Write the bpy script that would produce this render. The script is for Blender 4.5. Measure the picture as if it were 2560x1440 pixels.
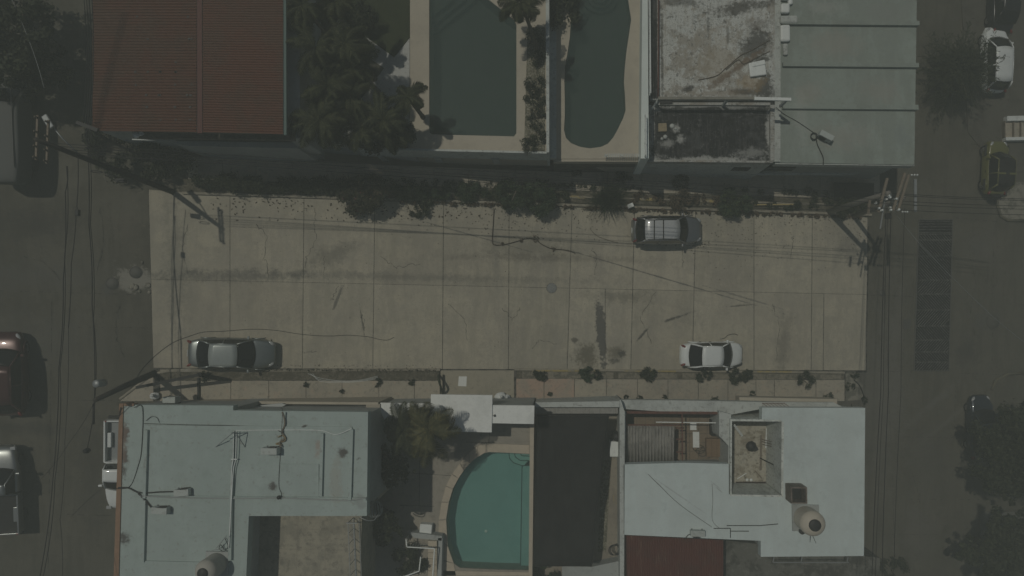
import bpy, bmesh, math, random
from mathutils import Vector, Matrix, noise
random.seed(7)
R = math.radians
sc = bpy.context.scene
for o in list(bpy.data.objects): bpy.data.objects.remove(o)

# ---------- camera: 44 m above the street, looking almost straight down ----------
F = 1700.0; NAD = (1400.0, 805.0); HC = 44.0
_d = Vector((NAD[0]-1280, -(NAD[1]-720), -F)).normalized()
_z = -_d
_x = (Vector((1, 0, 0)) - _z*_z.x).normalized()
_y = _z.cross(_x)
CM = Matrix((_x, _y, _z))                 # camera vector -> world vector
cam = bpy.data.cameras.new('camera'); co = bpy.data.objects.new('camera', cam)
sc.collection.objects.link(co); sc.camera = co
cam.sensor_width = 36; cam.lens = 36*F/2560; cam.clip_end = 1000
co.matrix_world = Matrix.Translation((0, 0, HC)) @ CM.to_4x4()

# ---------- sky, sun, exposure ----------
SHD = Vector((0.30, -0.24, -1.0)).normalized()      # the way sunlight travels
sun_el = math.asin(-SHD.z)
w = bpy.data.worlds.new('World'); sc.world = w; w.use_nodes = True
nt = w.node_tree; bg = nt.nodes['Background']
sky = nt.nodes.new('ShaderNodeTexSky'); sky.sky_type = 'NISHITA'; sky.sun_disc = False
sky.sun_elevation = sun_el; sky.sun_rotation = math.atan2(-SHD.x, -SHD.y)
nt.links.new(sky.outputs[0], bg.inputs[0]); bg.inputs[1].default_value = SKYV = 0.05
sl = bpy.data.lights.new('sun', 'SUN'); so = bpy.data.objects.new('sun', sl); sc.collection.objects.link(so)
sl.energy = 3.4; sl.angle = R(0.55); sl.color = (1.0, 0.95, 0.83)
so.rotation_euler = SHD.to_track_quat('-Z', 'Y').to_euler()
sc.view_settings.view_transform = 'Standard'; sc.view_settings.look = 'None'
sc.view_settings.exposure = -1.2; sc.view_settings.gamma = 1.0
sc.cycles.max_bounces = 6; sc.cycles.transparent_max_bounces = 16; sc.cycles.volume_bounces = 0
sc.cycles.use_denoising = True

# ---------- pixel -> place ----------
GX, GY = -0.22, 0.10
def gz(x, y): return GX*x + GY*y
def _ray(px, py):
    v = Vector((px-1280, -(py-720), -F))
    return Vector((_x.dot(v), _y.dot(v), _z.dot(v)))
def P(px, py, z):
    r = _ray(px, py); t = (z-HC)/r.z
    return Vector((r.x*t, r.y*t, z))
def G(px, py, h=0.0):
    r = _ray(px, py); t = (HC-h)/(GX*r.x+GY*r.y-r.z)
    return Vector((r.x*t, r.y*t, HC+r.z*t))
def lev(px, py, h=0.0):
    return G(px, py).z+h
GN = Vector((-GX, -GY, 1)).normalized()

# ---------- object helpers ----------
def tag(o, label=None, cat=None, group=None, kind=None):
    if label: o['label'] = label
    if cat: o['category'] = cat
    if group: o['group'] = group
    if kind: o['kind'] = kind
    return o
def empty(name, loc, label, cat, group=None, mat=None):
    o = bpy.data.objects.new(name, None); sc.collection.objects.link(o)
    o.empty_display_size = 0.3
    if mat is not None: o.matrix_world = mat
    else: o.location = loc
    return tag(o, label, cat, group)
class MB:
    def __init__(s): s.v = []; s.f = []; s.m = []; s.sm = []
    def add(s, vs, fs, mi=0, smooth=False):
        b = len(s.v); s.v += [tuple(v) for v in vs]
        for f in fs: s.f.append([i+b for i in f]); s.m.append(mi); s.sm.append(smooth)
        return s
    def prism(s, top, bot, mi=0):          # two loops of world points (counter-clockwise or not)
        n = len(top)
        a = sum((top[i].x*top[(i+1)%n].y-top[(i+1)%n].x*top[i].y) for i in range(n))
        if a < 0: top = top[::-1]; bot = bot[::-1]
        s.add(list(top)+list(bot), [list(range(n)), list(range(2*n-1, n-1, -1))] +
              [[i, i+n, (i+1)%n+n, (i+1)%n] for i in range(n)], mi); return s
    def slab(s, poly, z1, z0, mi=0):       # level slab from xy points
        return s.prism([Vector((p[0], p[1], z1)) for p in poly], [Vector((p[0], p[1], z0)) for p in poly], mi)
    def box(s, c, size, rz=0, mi=0, ry=0, rx=0):
        M_ = Matrix.Translation(c) @ Matrix.Rotation(rz, 4, 'Z') @ Matrix.Rotation(ry, 4, 'Y') @ Matrix.Rotation(rx, 4, 'X')
        x, y, z = [q/2 for q in size]
        vs = [M_ @ Vector(q) for q in ((-x,-y,-z),(x,-y,-z),(x,y,-z),(-x,y,-z),(-x,-y,z),(x,-y,z),(x,y,z),(-x,y,z))]
        return s.add(vs, [(3,2,1,0),(4,5,6,7),(0,1,5,4),(1,2,6,5),(2,3,7,6),(3,0,4,7)], mi)
    def bar(s, a, b, w, h=None, mi=0):     # square bar between points, w across, h upright
        h = h or w; a = Vector(a); b = Vector(b); d = (b-a)
        if d.length < 1e-5: return s
        d.normalize(); up = Vector((0,0,1)) if abs(d.z) < .95 else Vector((1,0,0))
        u = d.cross(up).normalized()*w/2; v = u.normalized().cross(d)*h/2
        vs = [a-u-v, a+u-v, a+u+v, a-u+v, b-u-v, b+u-v, b+u+v, b-u+v]
        return s.add(vs, [(0,1,2,3),(7,6,5,4),(4,5,1,0),(5,6,2,1),(6,7,3,2),(7,4,0,3)], mi)
    def tube(s, pts, r, n=6, mi=0, cap=True):
        pts = [Vector(p) for p in pts]; rs = r if isinstance(r, (list, tuple)) else [r]*len(pts)
        vs = []; fs = []; u = None
        for i, p in enumerate(pts):
            d = (pts[min(i+1, len(pts)-1)]-pts[max(i-1, 0)])
            if d.length < 1e-7: d = Vector((0,0,1))
            d.normalize()
            if u is None: u = d.orthogonal().normalized()
            u = (u-d*u.dot(d))
            u = u.normalized() if u.length > 1e-6 else d.orthogonal().normalized()
            v = d.cross(u)
            for k in range(n):
                a = 2*math.pi*k/n; vs.append(p+(u*math.cos(a)+v*math.sin(a))*rs[i])
        for i in range(len(pts)-1):
            for k in range(n):
                fs.append((i*n+k, i*n+(k+1)%n, (i+1)*n+(k+1)%n, (i+1)*n+k))
        if cap: fs += [list(range(n))[::-1], list(range((len(pts)-1)*n, len(pts)*n))]
        return s.add(vs, fs, mi, True)
    def lathe(s, c, prof, n=24, M_=None, mi=0, smooth=True):   # prof: (r, z)
        vs = []; fs = []; c = Vector(c)
        for r, z in prof:
            for k in range(n):
                a = 2*math.pi*k/n; q = Vector((r*math.cos(a), r*math.sin(a), z))
                if M_ is not None: q = M_ @ q
                vs.append(c+q)
        for i in range(len(prof)-1):
            for k in range(n): fs.append((i*n+k, i*n+(k+1)%n, (i+1)*n+(k+1)%n, (i+1)*n+k))
        fs += [list(range(n))[::-1], list(range((len(prof)-1)*n, len(prof)*n))]
        return s.add(vs, fs, mi, smooth)
    def build(s, name, mats, parent=None, bevel=0, **tg):
        me = bpy.data.meshes.new(name); me.from_pydata(s.v, [], s.f); me.update()
        if not isinstance(mats, (list, tuple)): mats = [mats]
        for m in mats: me.materials.append(m)
        me.polygons.foreach_set('material_index', s.m); me.polygons.foreach_set('use_smooth', s.sm)
        o = bpy.data.objects.new(name, me); sc.collection.objects.link(o)
        if parent is not None:
            o.parent = parent
        if bevel:
            b = o.modifiers.new('bevel', 'BEVEL'); b.width = bevel; b.segments = 2; b.limit_method = 'ANGLE'; b.angle_limit = R(40)
        if tg: tag(o, **tg)
        return o
def wp(o, parent):          # mesh built in world space, put under a thing whose base is elsewhere
    o.parent = parent
    o.matrix_parent_inverse = parent.matrix_basis.inverted(); return o
def sm(pts, n=8):           # smooth path through points
    pts = [Vector(p) for p in pts]; out = []
    for i in range(len(pts)-1):
        p0 = pts[max(i-1,0)]; p1 = pts[i]; p2 = pts[i+1]; p3 = pts[min(i+2, len(pts)-1)]
        for k in range(n):
            t = k/n; out.append(.5*((2*p1)+(p2-p0)*t+(2*p0-5*p1+4*p2-p3)*t*t+(3*p1-p0-3*p2+p3)*t**3))
    out.append(pts[-1]); return out

# ---------- materials ----------
class NB:
    def __init__(s, name):
        s.mat = bpy.data.materials.new(name); s.mat.use_nodes = True; s.t = s.mat.node_tree; s.n = s.t.nodes
        s.b = s.n['Principled BSDF']; s.geo = s.n.new('ShaderNodeNewGeometry')
        s.pos = s.geo.outputs['Position']
    def link(s, a, b): s.t.links.new(a, b)
    def noise(s, scale, detail=5, rough=.6, stretch=None, off=0):
        m = s.n.new('ShaderNodeMapping'); s.link(s.pos, m.inputs[0])
        if stretch: m.inputs['Scale'].default_value = stretch
        m.inputs['Location'].default_value = (off, off*.7, 0)
        t = s.n.new('ShaderNodeTexNoise'); s.link(m.outputs[0], t.inputs['Vector'])
        t.inputs['Scale'].default_value = scale; t.inputs['Detail'].default_value = detail; t.inputs['Roughness'].default_value = rough
        return t.outputs['Fac']
    def ramp(s, fac, lo, hi):
        m = s.n.new('ShaderNodeMapRange'); m.interpolation_type = 'SMOOTHSTEP'
        s.link(fac, m.inputs[0]); m.inputs[1].default_value = lo; m.inputs[2].default_value = hi
        return m.outputs[0]
    def sharp(s, fac, lo, hi):        # noise gathers round .5, so tighten the window
        return s.ramp(fac, .5+(lo-.5)*.55, .5+(hi-.5)*.5)
    def math(s, op, a, b=None, clamp=False):
        m = s.n.new('ShaderNodeMath'); m.operation = op; m.use_clamp = clamp
        for i, q in enumerate((a, b)):
            if q is None: continue
            if isinstance(q, (int, float)): m.inputs[i].default_value = q
            else: s.link(q, m.inputs[i])
        return m.outputs[0]
    def mix(s, fac, a, b):
        m = s.n.new('ShaderNodeMix'); m.data_type = 'RGBA'
        for i, q in ((0, fac), (6, a), (7, b)):
            if isinstance(q, (int, float)): m.inputs[i].default_value = q
            elif isinstance(q, tuple): m.inputs[i].default_value = (*q[:3], 1)
            else: s.link(q, m.inputs[i])
        return m.outputs[2]
    def stain(s, col, c, rx, ry, ang, color, amt, edge=.5, nz=None):  # also draws the overhead wire's cast shadow on the road
        m = s.n.new('ShaderNodeMapping'); m.vector_type = 'TEXTURE'; s.link(s.pos, m.inputs[0])
        m.inputs['Location'].default_value = (c.x, c.y, 0); m.inputs['Rotation'].default_value = (0, 0, ang)
        m.inputs['Scale'].default_value = (rx, ry, 1e3)
        l = s.n.new('ShaderNodeVectorMath'); l.operation = 'LENGTH'; s.link(m.outputs[0], l.inputs[0])
        f = s.math('ADD', l.outputs['Value'], s.math('MULTIPLY', s.math('SUBTRACT', nz, .5), 4.2))
        f = s.ramp(f, 1.0, 1.0-edge); f = s.math('MULTIPLY', f, amt)
        return s.mix(f, col, color)
def mat(name, col, rough=.9, layers=(), bump=None, metal=0, spec=.3, coat=0, stains_and_shadow=(), attr=None):
    k = NB(name); c = tuple(col)
    for L in layers:            # (scale, colour, lo, hi, amount, stretch)
        f = k.sharp(k.noise(L[0], 6, .72, L[5] if len(L) > 5 else None, off=L[0]*3.1), L[2], L[3])
        c = k.mix(k.math('MULTIPLY', f, L[4]), c, tuple(L[1]))
    if stains_and_shadow:
        nz = k.noise(1.3, 8, .75); nz2 = k.noise(6, 5, .7, off=9); nz = k.math('ADD', k.math('MULTIPLY', nz, .6), k.math('MULTIPLY', nz2, .4))
        for st in stains_and_shadow: c = k.stain(c, *st, nz=nz)
    if attr:
        a = k.n.new('ShaderNodeAttribute'); a.attribute_name = attr
        m = k.n.new('ShaderNodeMix'); m.data_type = 'RGBA'; m.blend_type = 'MULTIPLY'; m.inputs[0].default_value = 1
        if isinstance(c, tuple): m.inputs[6].default_value = (*c, 1)
        else: k.link(c, m.inputs[6])
        k.link(a.outputs['Color'], m.inputs[7]); c = m.outputs[2]
    if isinstance(c, tuple): k.b.inputs['Base Color'].default_value = (*c, 1)
    else: k.link(c, k.b.inputs['Base Color'])
    k.b.inputs['Roughness'].default_value = rough; k.b.inputs['Metallic'].default_value = metal
    k.b.inputs['Specular IOR Level'].default_value = spec; k.b.inputs['Coat Weight'].default_value = coat
    k.b.inputs['Coat Roughness'].default_value = .05
    if bump:
        b = k.n.new('ShaderNodeBump'); b.inputs['Strength'].default_value = bump[1]; b.inputs['Distance'].default_value = .02
        k.link(k.noise(bump[0], 4, .7), b.inputs['Height']); k.link(b.outputs[0], k.b.inputs['Normal'])
    return k.mat
# ---------- shared materials ----------
def grime(a=.5, dark=(.05,.05,.045)):
    return [(.35, dark, .48, .75, .35*a), (2.2, dark, .5, .8, .4*a), (14, dark, .55, .8, .3*a), (.9, (.5,.5,.46), .6, .9, .25*a)]
m_ground = mat('cross_street_concrete', (.17,.168,.145), layers=[(.12,(.10,.10,.085),.4,.7,.6),(.7,(.22,.215,.19),.45,.75,.5),(3,(.08,.08,.07),.55,.8,.4),(30,(.09,.09,.08),.5,.8,.35),(9,(.12,.12,.1),.4,.7,.3,(1,.15,1))], bump=(30,.3))
m_gap = mat('joint_filler', (.11,.105,.09), layers=[(3,(.02,.02,.018),.45,.6,.9)])
m_walk = mat('sidewalk_concrete', (0.39,0.358,0.286), layers=[(.5,(0.26,0.247,0.208),.4,.75,.6),(2.5,(0.468,0.351,0.26),.55,.8,.35),(5,(0.156,0.15,0.124),.55,.8,.6),(35,(0.195,0.182,0.156),.5,.8,.4)], bump=(40,.3))
m_walk_rose = mat('rose_sidewalk_concrete', (0.416,0.312,0.24), layers=[(.8,(0.338,0.305,0.247),.4,.7,.8),(5,(0.182,0.156,0.13),.55,.8,.6),(35,(0.208,0.169,0.143),.5,.8,.4)], bump=(40,.3))
m_soil = mat('planting_soil', (.10,.09,.065), layers=[(3,(.2,.18,.14),.45,.7,.7),(12,(.04,.045,.03),.5,.7,.8)], bump=(15,.8))
m_kerb = mat('kerb_concrete', (0.312,0.288,0.228), layers=grime(.9), bump=(25,.4))
m_kerby = mat('faded_yellow_kerb_paint', (.36,.29,.12), layers=[(2.5,(.25,.235,.19),.42,.6,.9),(9,(.08,.08,.06),.55,.8,.6)])
m_white = mat('white_roof_paint', (.66,.72,.69), .75, layers=[(.25,(.50,.57,.55),.4,.75,.6),(1.6,(.48,.53,.5),.5,.8,.45),(7,(.36,.39,.37),.6,.85,.4),(1.2,(.58,.64,.61),.4,.6,.5,(1,.1,1))], bump=(12,.25))
m_white2 = mat('weathered_white_plaster', (0.468,0.501,0.476), .8, layers=[(.8,(0.323,0.348,0.332),.42,.75,.6),(4,(0.17,0.17,0.153),.55,.8,.6),(18,(0.085,0.085,0.0765),.6,.8,.5)], bump=(18,.4))
m_slab = mat('pale_grey_slab', (0.728,0.754,0.728), .8, layers=[(.6,(0.572,0.598,0.572),.4,.75,.6),(5,(0.468,0.481,0.455),.55,.8,.3)], bump=(20,.2))
m_wall = mat('grey_plaster_wall', (0.34,0.365,0.353), .9, layers=[(.5,(0.255,0.272,0.26),.4,.75,.6),(4,(0.128,0.128,0.118),.6,.85,.5)], bump=(20,.3))
m_stone = mat('dark_stone_wall', (.13,.12,.10), .9, layers=[(2.2,(.06,.058,.05),.45,.6,.8),(8,(.2,.18,.15),.55,.75,.6)], bump=(5,1))
m_deck = mat('beige_pool_deck', (0.425,0.391,0.315), .85, layers=[(.4,(0.357,0.327,0.264),.4,.75,.6),(3,(0.323,0.297,0.246),.55,.8,.4),(25,(0.289,0.272,0.221),.5,.8,.35)], bump=(30,.2))
m_coping = mat('pool_coping_stone', (0.468,0.414,0.324), .8, layers=[(2,(0.378,0.342,0.27),.4,.7,.5),(25,(0.315,0.27,0.225),.5,.8,.3)])
m_tilefl = mat('brown_floor_tile', (.21,.165,.115), .8, layers=[(1,(.15,.12,.09),.4,.7,.7),(6,(.08,.07,.06),.55,.8,.5)])
m_patio = mat('patio_tile', (.32,.30,.235), .85, layers=[(.9,(.22,.21,.17),.4,.7,.8),(3,(.13,.125,.105),.5,.75,.6),(30,(.15,.14,.12),.5,.8,.4)])
m_courtfl = mat('court_floor_concrete', (.27,.245,.195), .9, layers=[(.8,(.2,.18,.15),.4,.7,.7),(6,(.1,.09,.08),.55,.8,.5)])
m_dirt = mat('worn_roof_slab', (0.368,0.376,0.352), .9, layers=[(.5,(0.264,0.24,0.2),.46,.62,.85),(1.4,(0.448,0.472,0.456),.5,.7,.6),(3.5,(0.08,0.08,0.072),.58,.72,.75),(16,(0.064,0.064,0.056),.58,.72,.6),(7,(0.224,0.2,0.16),.5,.7,.4,(1,.2,1))], bump=(15,.5))
m_black = mat('mould_blackened_roof', (.035,.036,.036), .95, layers=[(1.1,(.14,.145,.145),.52,.8,.7),(8,(.17,.175,.17),.56,.78,.6),(22,(.02,.02,.02),.4,.6,.5),(3,(.28,.28,.27),.66,.8,.7),(6,(.1,.1,.1),.5,.7,.5,(2,.2,1))], bump=(15,.6))
m_redA = mat('brown_red_sheet_roof', (0.0958,0.0377,0.0214), .7, layers=[(.5,(0.0766,0.0421,0.0268),.4,.7,.7),(2.5,(0.109,0.0508,0.0295),.5,.75,.4),(9,(0.0383,0.0218,0.015),.6,.8,.5,(0.213,0.9,0.892))])
m_redB = mat('rose_red_sheet_roof', (0.115,0.0442,0.0257), .7, layers=[(.5,(0.0907,0.0499,0.0321),.4,.7,.7),(12,(0.0484,0.0249,0.0161),.58,.8,.5,(0.202,0.9,0.892))])
m_redC = mat('faded_maroon_roof', (0.0941,0.0227,0.0153), .75, layers=[(.9,(0.0739,0.0259,0.0184),.4,.7,.7),(5,(0.181,0.11,0.0765),.62,.8,.6,(0.9,0.162,0.85))])
m_gutter = mat('teal_gutter_paint', (.07,.12,.11), .6)
m_dark = mat('dark_metal', (.03,.03,.03), .5, metal=.6)
m_blk = mat('black_plastic', (.02,.02,.02), .55)
m_cable = mat('black_cable', (.02,.02,.022), .7)
m_rust = mat('rusty_red_steel', (.13,.05,.035), .7, layers=[(6,(.06,.03,.025),.4,.7,.7)])
m_whm = mat('white_painted_metal', (.68,.72,.7), .5, layers=[(3,(.45,.46,.44),.55,.8,.5)])
m_whp = mat('white_plastic', (.7,.74,.72), .45, layers=[(5,(.5,.52,.5),.5,.8,.4)])
m_galv = mat('galvanised_steel', (.27,.29,.29), .5, metal=.5)
m_wood = mat('weathered_wood', (.20,.17,.13), .9, layers=[(8,(.1,.085,.07),.45,.7,.7,(1,6,1))])
m_orange = mat('orange_roof_edge', (.24,.15,.095), .8, layers=[(3,(.3,.18,.12),.5,.7,.6)])
m_bag = mat('white_plastic_bag', (.62,.65,.64), .45, layers=[(9,(.35,.36,.35),.5,.7,.6)])
m_tank = mat('beige_tank_plastic', (.47,.435,.36), .6, layers=[(2,(.36,.34,.29),.5,.8,.5)])
m_bollard = mat('pole_concrete', (.20,.19,.17), .9, layers=[(3,(.1,.1,.09),.5,.75,.6)])
m_poledk = mat('tarred_pole_wood', (.05,.045,.04), .9, layers=[(5,(.025,.025,.022),.5,.7,.6)])
m_iron = mat('cast_iron', (.10,.10,.09), .7, metal=.3, layers=[(20,(.12,.11,.1),.5,.7,.5)])
def leafmat(name, a, b, c, s=1.5):
    m = mat(name, a, .65, layers=[(s, b, .42, .6, .9), (s*4, c, .55, .7, .8)], spec=.25)
    return m
m_leafd = leafmat('dark_evergreen_leaves', (.027,.035,.017), (.014,.019,.010), (.062,.07,.032))
m_leafg = leafmat('green_shrub_leaves', (.035,.060,.03), (.022,.035,.018), (.07,.09,.04), 3)
m_leafbou = leafmat('bougainvillea_leaves', (.045,.052,.026), (.03,.035,.02), (.09,.04,.045), 3)
m_petal = mat('magenta_petals', (.14,.035,.055), .7)
m_leafy = leafmat('yellow_green_leaves', (.06,.085,.02), (.035,.05,.02), (.22,.24,.04), 4)
m_leafdry = leafmat('dry_brown_leaves', (.10,.075,.05), (.06,.045,.03), (.2,.15,.1), 6)
m_palm = leafmat('palm_fronds', (.040,.048,.022), (.022,.028,.013), (.13,.13,.055), 3)  # brightest tone paints in the lit edges of the fronds
m_palmdry = leafmat('dry_palm_fronds', (.14,.10,.045), (.08,.06,.03), (.2,.14,.06), 3)
m_bark = mat('bark', (.13,.11,.085), .95, layers=[(9,(.06,.05,.04),.45,.7,.8,(1,1,.3))])
m_lawn = mat('lawn_green', (.032,.042,.018), .95, layers=[(2,(.022,.028,.013),.4,.7,.7),(14,(.05,.06,.025),.5,.7,.6)], bump=(40,1))
m_bedst = mat('pebbly_flower_bed', (.13,.12,.08), .95, layers=[(14,(.36,.35,.29),.52,.62,.9),(3,(.06,.06,.04),.45,.65,.7)], bump=(20,.8))
m_cloth = mat('black_shade_cloth', (.014,.014,.014), .9, layers=[(1.2,(.022,.023,.022),.4,.7,.8)])
m_fibre = mat('grey_fibre_cement_sheet', (.31,.305,.28), .9, layers=[(1.5,(.17,.165,.15),.4,.7,.7),(8,(.1,.1,.09),.55,.8,.5)])
m_poolfl = mat('teal_pool_plaster', (0.256,0.436,0.44), .8, layers=[(.5,(0.211,0.376,0.38),.4,.7,.6)])
m_poolst = mat('pale_pool_step_plaster', (0.288,0.483,0.459), .8)
m_poolfl2 = mat('deep_green_pool_plaster', (0.24,0.247,0.234), .8, layers=[(.5,(0.204,0.207,0.198),.4,.7,.6)])
m_line = mat('dark_pool_tile_line', (.03,.06,.06), .6)
m_lens_red = mat('red_lamp_plastic', (.16,.015,.015), .25, spec=.5)
m_lens = mat('headlamp_lens', (.35,.37,.37), .12, spec=.6)
m_glass = mat('tinted_car_glass', (.008,.009,.009), .04, spec=.35)
m_tyre = mat('tyre_rubber', (.012,.012,.012), .85)
m_rim = mat('alloy_rim', (.4,.4,.4), .3, metal=.9)
m_palmy = leafmat('yellowing_palm_fronds', (.085,.085,.035), (.045,.05,.022), (.17,.14,.05), 2)
def paint(name, c, metal=.0, rough=.35): return mat(name, c, rough, metal=metal, spec=.5, coat=.6, layers=[(2.5, tuple(x*.86 for x in c), .45, .8, .5)])
def water(name, tint, body=(.1,.2,.18), turbid=.4):
    k = NB(name); k.n.remove(k.b)
    t = k.n.new('ShaderNodeBsdfTransparent'); t.inputs[0].default_value = (*tint, 1)
    g = k.n.new('ShaderNodeBsdfGlossy'); g.inputs['Roughness'].default_value = .08
    f = k.n.new('ShaderNodeFresnel'); f.inputs[0].default_value = 1.33
    b = k.n.new('ShaderNodeBump'); b.inputs['Strength'].default_value = .25; b.inputs['Distance'].default_value = .03
    k.link(k.noise(2.5, 3), b.inputs['Height'])
    k.link(b.outputs[0], g.inputs['Normal']); k.link(b.outputs[0], f.inputs['Normal'])
    df = k.n.new('ShaderNodeBsdfDiffuse'); df.inputs[0].default_value = (*body, 1); mm = k.n.new('ShaderNodeMixShader'); mm.inputs[0].default_value = turbid
    k.link(t.outputs[0], mm.inputs[1]); k.link(df.outputs[0], mm.inputs[2]); t = mm
    m = k.n.new('ShaderNodeMixShader'); k.link(f.outputs[0], m.inputs[0]); k.link(t.outputs[0], m.inputs[1]); k.link(g.outputs[0], m.inputs[2])
    k.link(m.outputs[0], k.n['Material Output'].inputs['Surface']); return k.mat
m_water = water('clear_pool_water', (.80,.90,.85), (.10,.235,.215), .18)
m_water2 = water('green_pool_water', (.70,.78,.74), (.05,.083,.074), .6)

# ---------- ground ----------
def gquad(mb, pts, h, mi=0): mb.add([G(*p, h) for p in pts], [tuple(range(len(pts)))], mi)
def ccw(pts):
    a = sum(pts[i].x*pts[(i+1)%len(pts)].y-pts[(i+1)%len(pts)].x*pts[i].y for i in range(len(pts)))
    return pts if a > 0 else pts[::-1]
def gsheet(mb, pts, h, mi=0):
    q = ccw([G(*p, h) for p in pts]); mb.add(q, [tuple(range(len(q)))], mi)
def gprism(mb, pts, h, d=.3, mi=0):
    q = [G(*p, h) for p in pts]; mb.prism(q, [v-Vector((0,0,d+h)) for v in q], mi)
def pslab(mb, pts, z1, z0, mi=0):
    mb.slab([P(*p, z1) for p in pts], z1, z0, mi)

def stg(px, py, rx, ry, a, col, amt, e=.5): return (G(px, py), rx, ry, R(a), col, amt, e)
rs = [stg(1503,835,.33,2.6,4,(.07,.07,.068),.85,.25), stg(1465,890,1.2,1.1,0,(.11,.10,.07),.8,.8), stg(1540,880,.9,.8,20,(.12,.11,.08),.7,.8),
      stg(1555,885,.35,.3,0,(.05,.05,.045),.7,.6), stg(1535,902,.4,.25,0,(.05,.05,.045),.6,.6), stg(1437,850,.3,.2,0,(.06,.055,.045),.7,.5),
      stg(1695,792,1.5,.12,18,(.06,.06,.055),.8,.7), stg(1605,838,.8,.1,48,(.06,.06,.055),.8,.7), stg(1850,764,1.2,.07,5,(.07,.07,.06),.7,.7),
      stg(1000,692,16,.38,-1,(.15,.147,.13),.5,1.0), stg(830,640,2.2,.8,20,(.12,.118,.1),.5,.9), stg(1550,740,3,.6,0,(.13,.125,.1),.5,.9),
      stg(440,660,1,5,0,(.15,.15,.13),.4,.9), stg(1240,650,.35,3,0,(.27,.26,.22),.6,.9), stg(600,690,6,.5,0,(.11,.11,.1),.6,.9), stg(2130,620,1.6,1.6,0,(.13,.13,.12),.5,.9),
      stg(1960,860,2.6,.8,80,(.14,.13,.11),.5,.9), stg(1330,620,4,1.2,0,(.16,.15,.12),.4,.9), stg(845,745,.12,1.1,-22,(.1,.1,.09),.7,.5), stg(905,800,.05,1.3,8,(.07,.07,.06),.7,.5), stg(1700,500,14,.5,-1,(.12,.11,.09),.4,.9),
      stg(1640,690,8.5,.05,-15.5,(.12,.12,.11),.8,.4), stg(1180,588,5,.04,-15,(.12,.12,.11),.7,.4), stg(1860,744,3.5,.06,-15.5,(.13,.13,.12),.6,.4), stg(1380,645,10,.35,0,(.15,.135,.11),.4,.9)]  # the thin slanting streaks are an overhead wire's cast shadow, painted in
m_road = mat('road_concrete', (0.44,0.413,0.329), .9, layers=[(.9,(0.292,0.278,0.239),.42,.7,.55,(0.9,0.315,0.9)),(8,(0.497,0.462,0.375),.56,.72,.35),(14,(0.216,0.205,0.172),.58,.72,.5),(.10,(0.329,0.312,0.259),.4,.65,.55),(.6,(0.492,0.457,0.35),.45,.75,.5),(1.6,(0.299,0.282,0.231),.5,.8,.5),(5,(0.254,0.24,0.195),.55,.8,.35),(45,(0.283,0.268,0.21),.5,.8,.4),(2.2,(0.314,0.298,0.239),.45,.75,.5,(0.9,0.063,0.9)),(3,(0.358,0.333,0.266),.5,.75,.4,(0.0865,0.9,0.9))], bump=(45,.25), stains_and_shadow=rs, attr='tone')
mb = MB(); N_ = 60
for j in range(N_+1):
    for i in range(N_+1):
        x = -90+180*i/N_; y = -90+180*j/N_; mb.v.append((x, y, gz(x, y)))
mb.add([], [])
for j in range(N_):
    for i in range(N_):
        mb.f.append([j*(N_+1)+i, j*(N_+1)+i+1, (j+1)*(N_+1)+i+1, (j+1)*(N_+1)+i]); mb.m.append(0); mb.sm.append(False)
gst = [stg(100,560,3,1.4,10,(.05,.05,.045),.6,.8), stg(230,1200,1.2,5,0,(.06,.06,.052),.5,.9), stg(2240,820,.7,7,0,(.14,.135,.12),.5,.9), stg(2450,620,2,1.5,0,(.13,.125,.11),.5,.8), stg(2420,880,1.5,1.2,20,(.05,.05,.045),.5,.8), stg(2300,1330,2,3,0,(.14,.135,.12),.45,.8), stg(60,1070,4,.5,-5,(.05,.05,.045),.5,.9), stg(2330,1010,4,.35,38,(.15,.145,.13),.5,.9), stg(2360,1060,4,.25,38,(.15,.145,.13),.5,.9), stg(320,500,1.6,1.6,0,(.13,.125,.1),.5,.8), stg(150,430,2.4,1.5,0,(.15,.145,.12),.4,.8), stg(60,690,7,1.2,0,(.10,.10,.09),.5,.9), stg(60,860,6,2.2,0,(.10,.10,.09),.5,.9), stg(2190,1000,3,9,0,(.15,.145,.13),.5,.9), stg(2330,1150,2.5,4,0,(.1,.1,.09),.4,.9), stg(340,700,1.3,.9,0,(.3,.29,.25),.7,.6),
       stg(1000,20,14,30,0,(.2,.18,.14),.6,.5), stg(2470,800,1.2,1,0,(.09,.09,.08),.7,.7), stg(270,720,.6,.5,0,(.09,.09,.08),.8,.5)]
m_ground2 = mat('cross_street_concrete', (0.109,0.104,0.0821), layers=[(.12,(0.0714,0.0684,0.0531),.4,.7,.6),(.7,(0.132,0.123,0.0963),.45,.75,.5),(3,(0.0604,0.0579,0.0434),.55,.8,.45),(30,(0.0659,0.0631,0.0483),.5,.8,.4),(2.5,(0.0714,0.0684,0.0531),.45,.75,.5,(0.9,0.081,0.9))], bump=(30,.3), stains_and_shadow=gst)
mb.build('ground', m_ground2, kind='structure')

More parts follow.
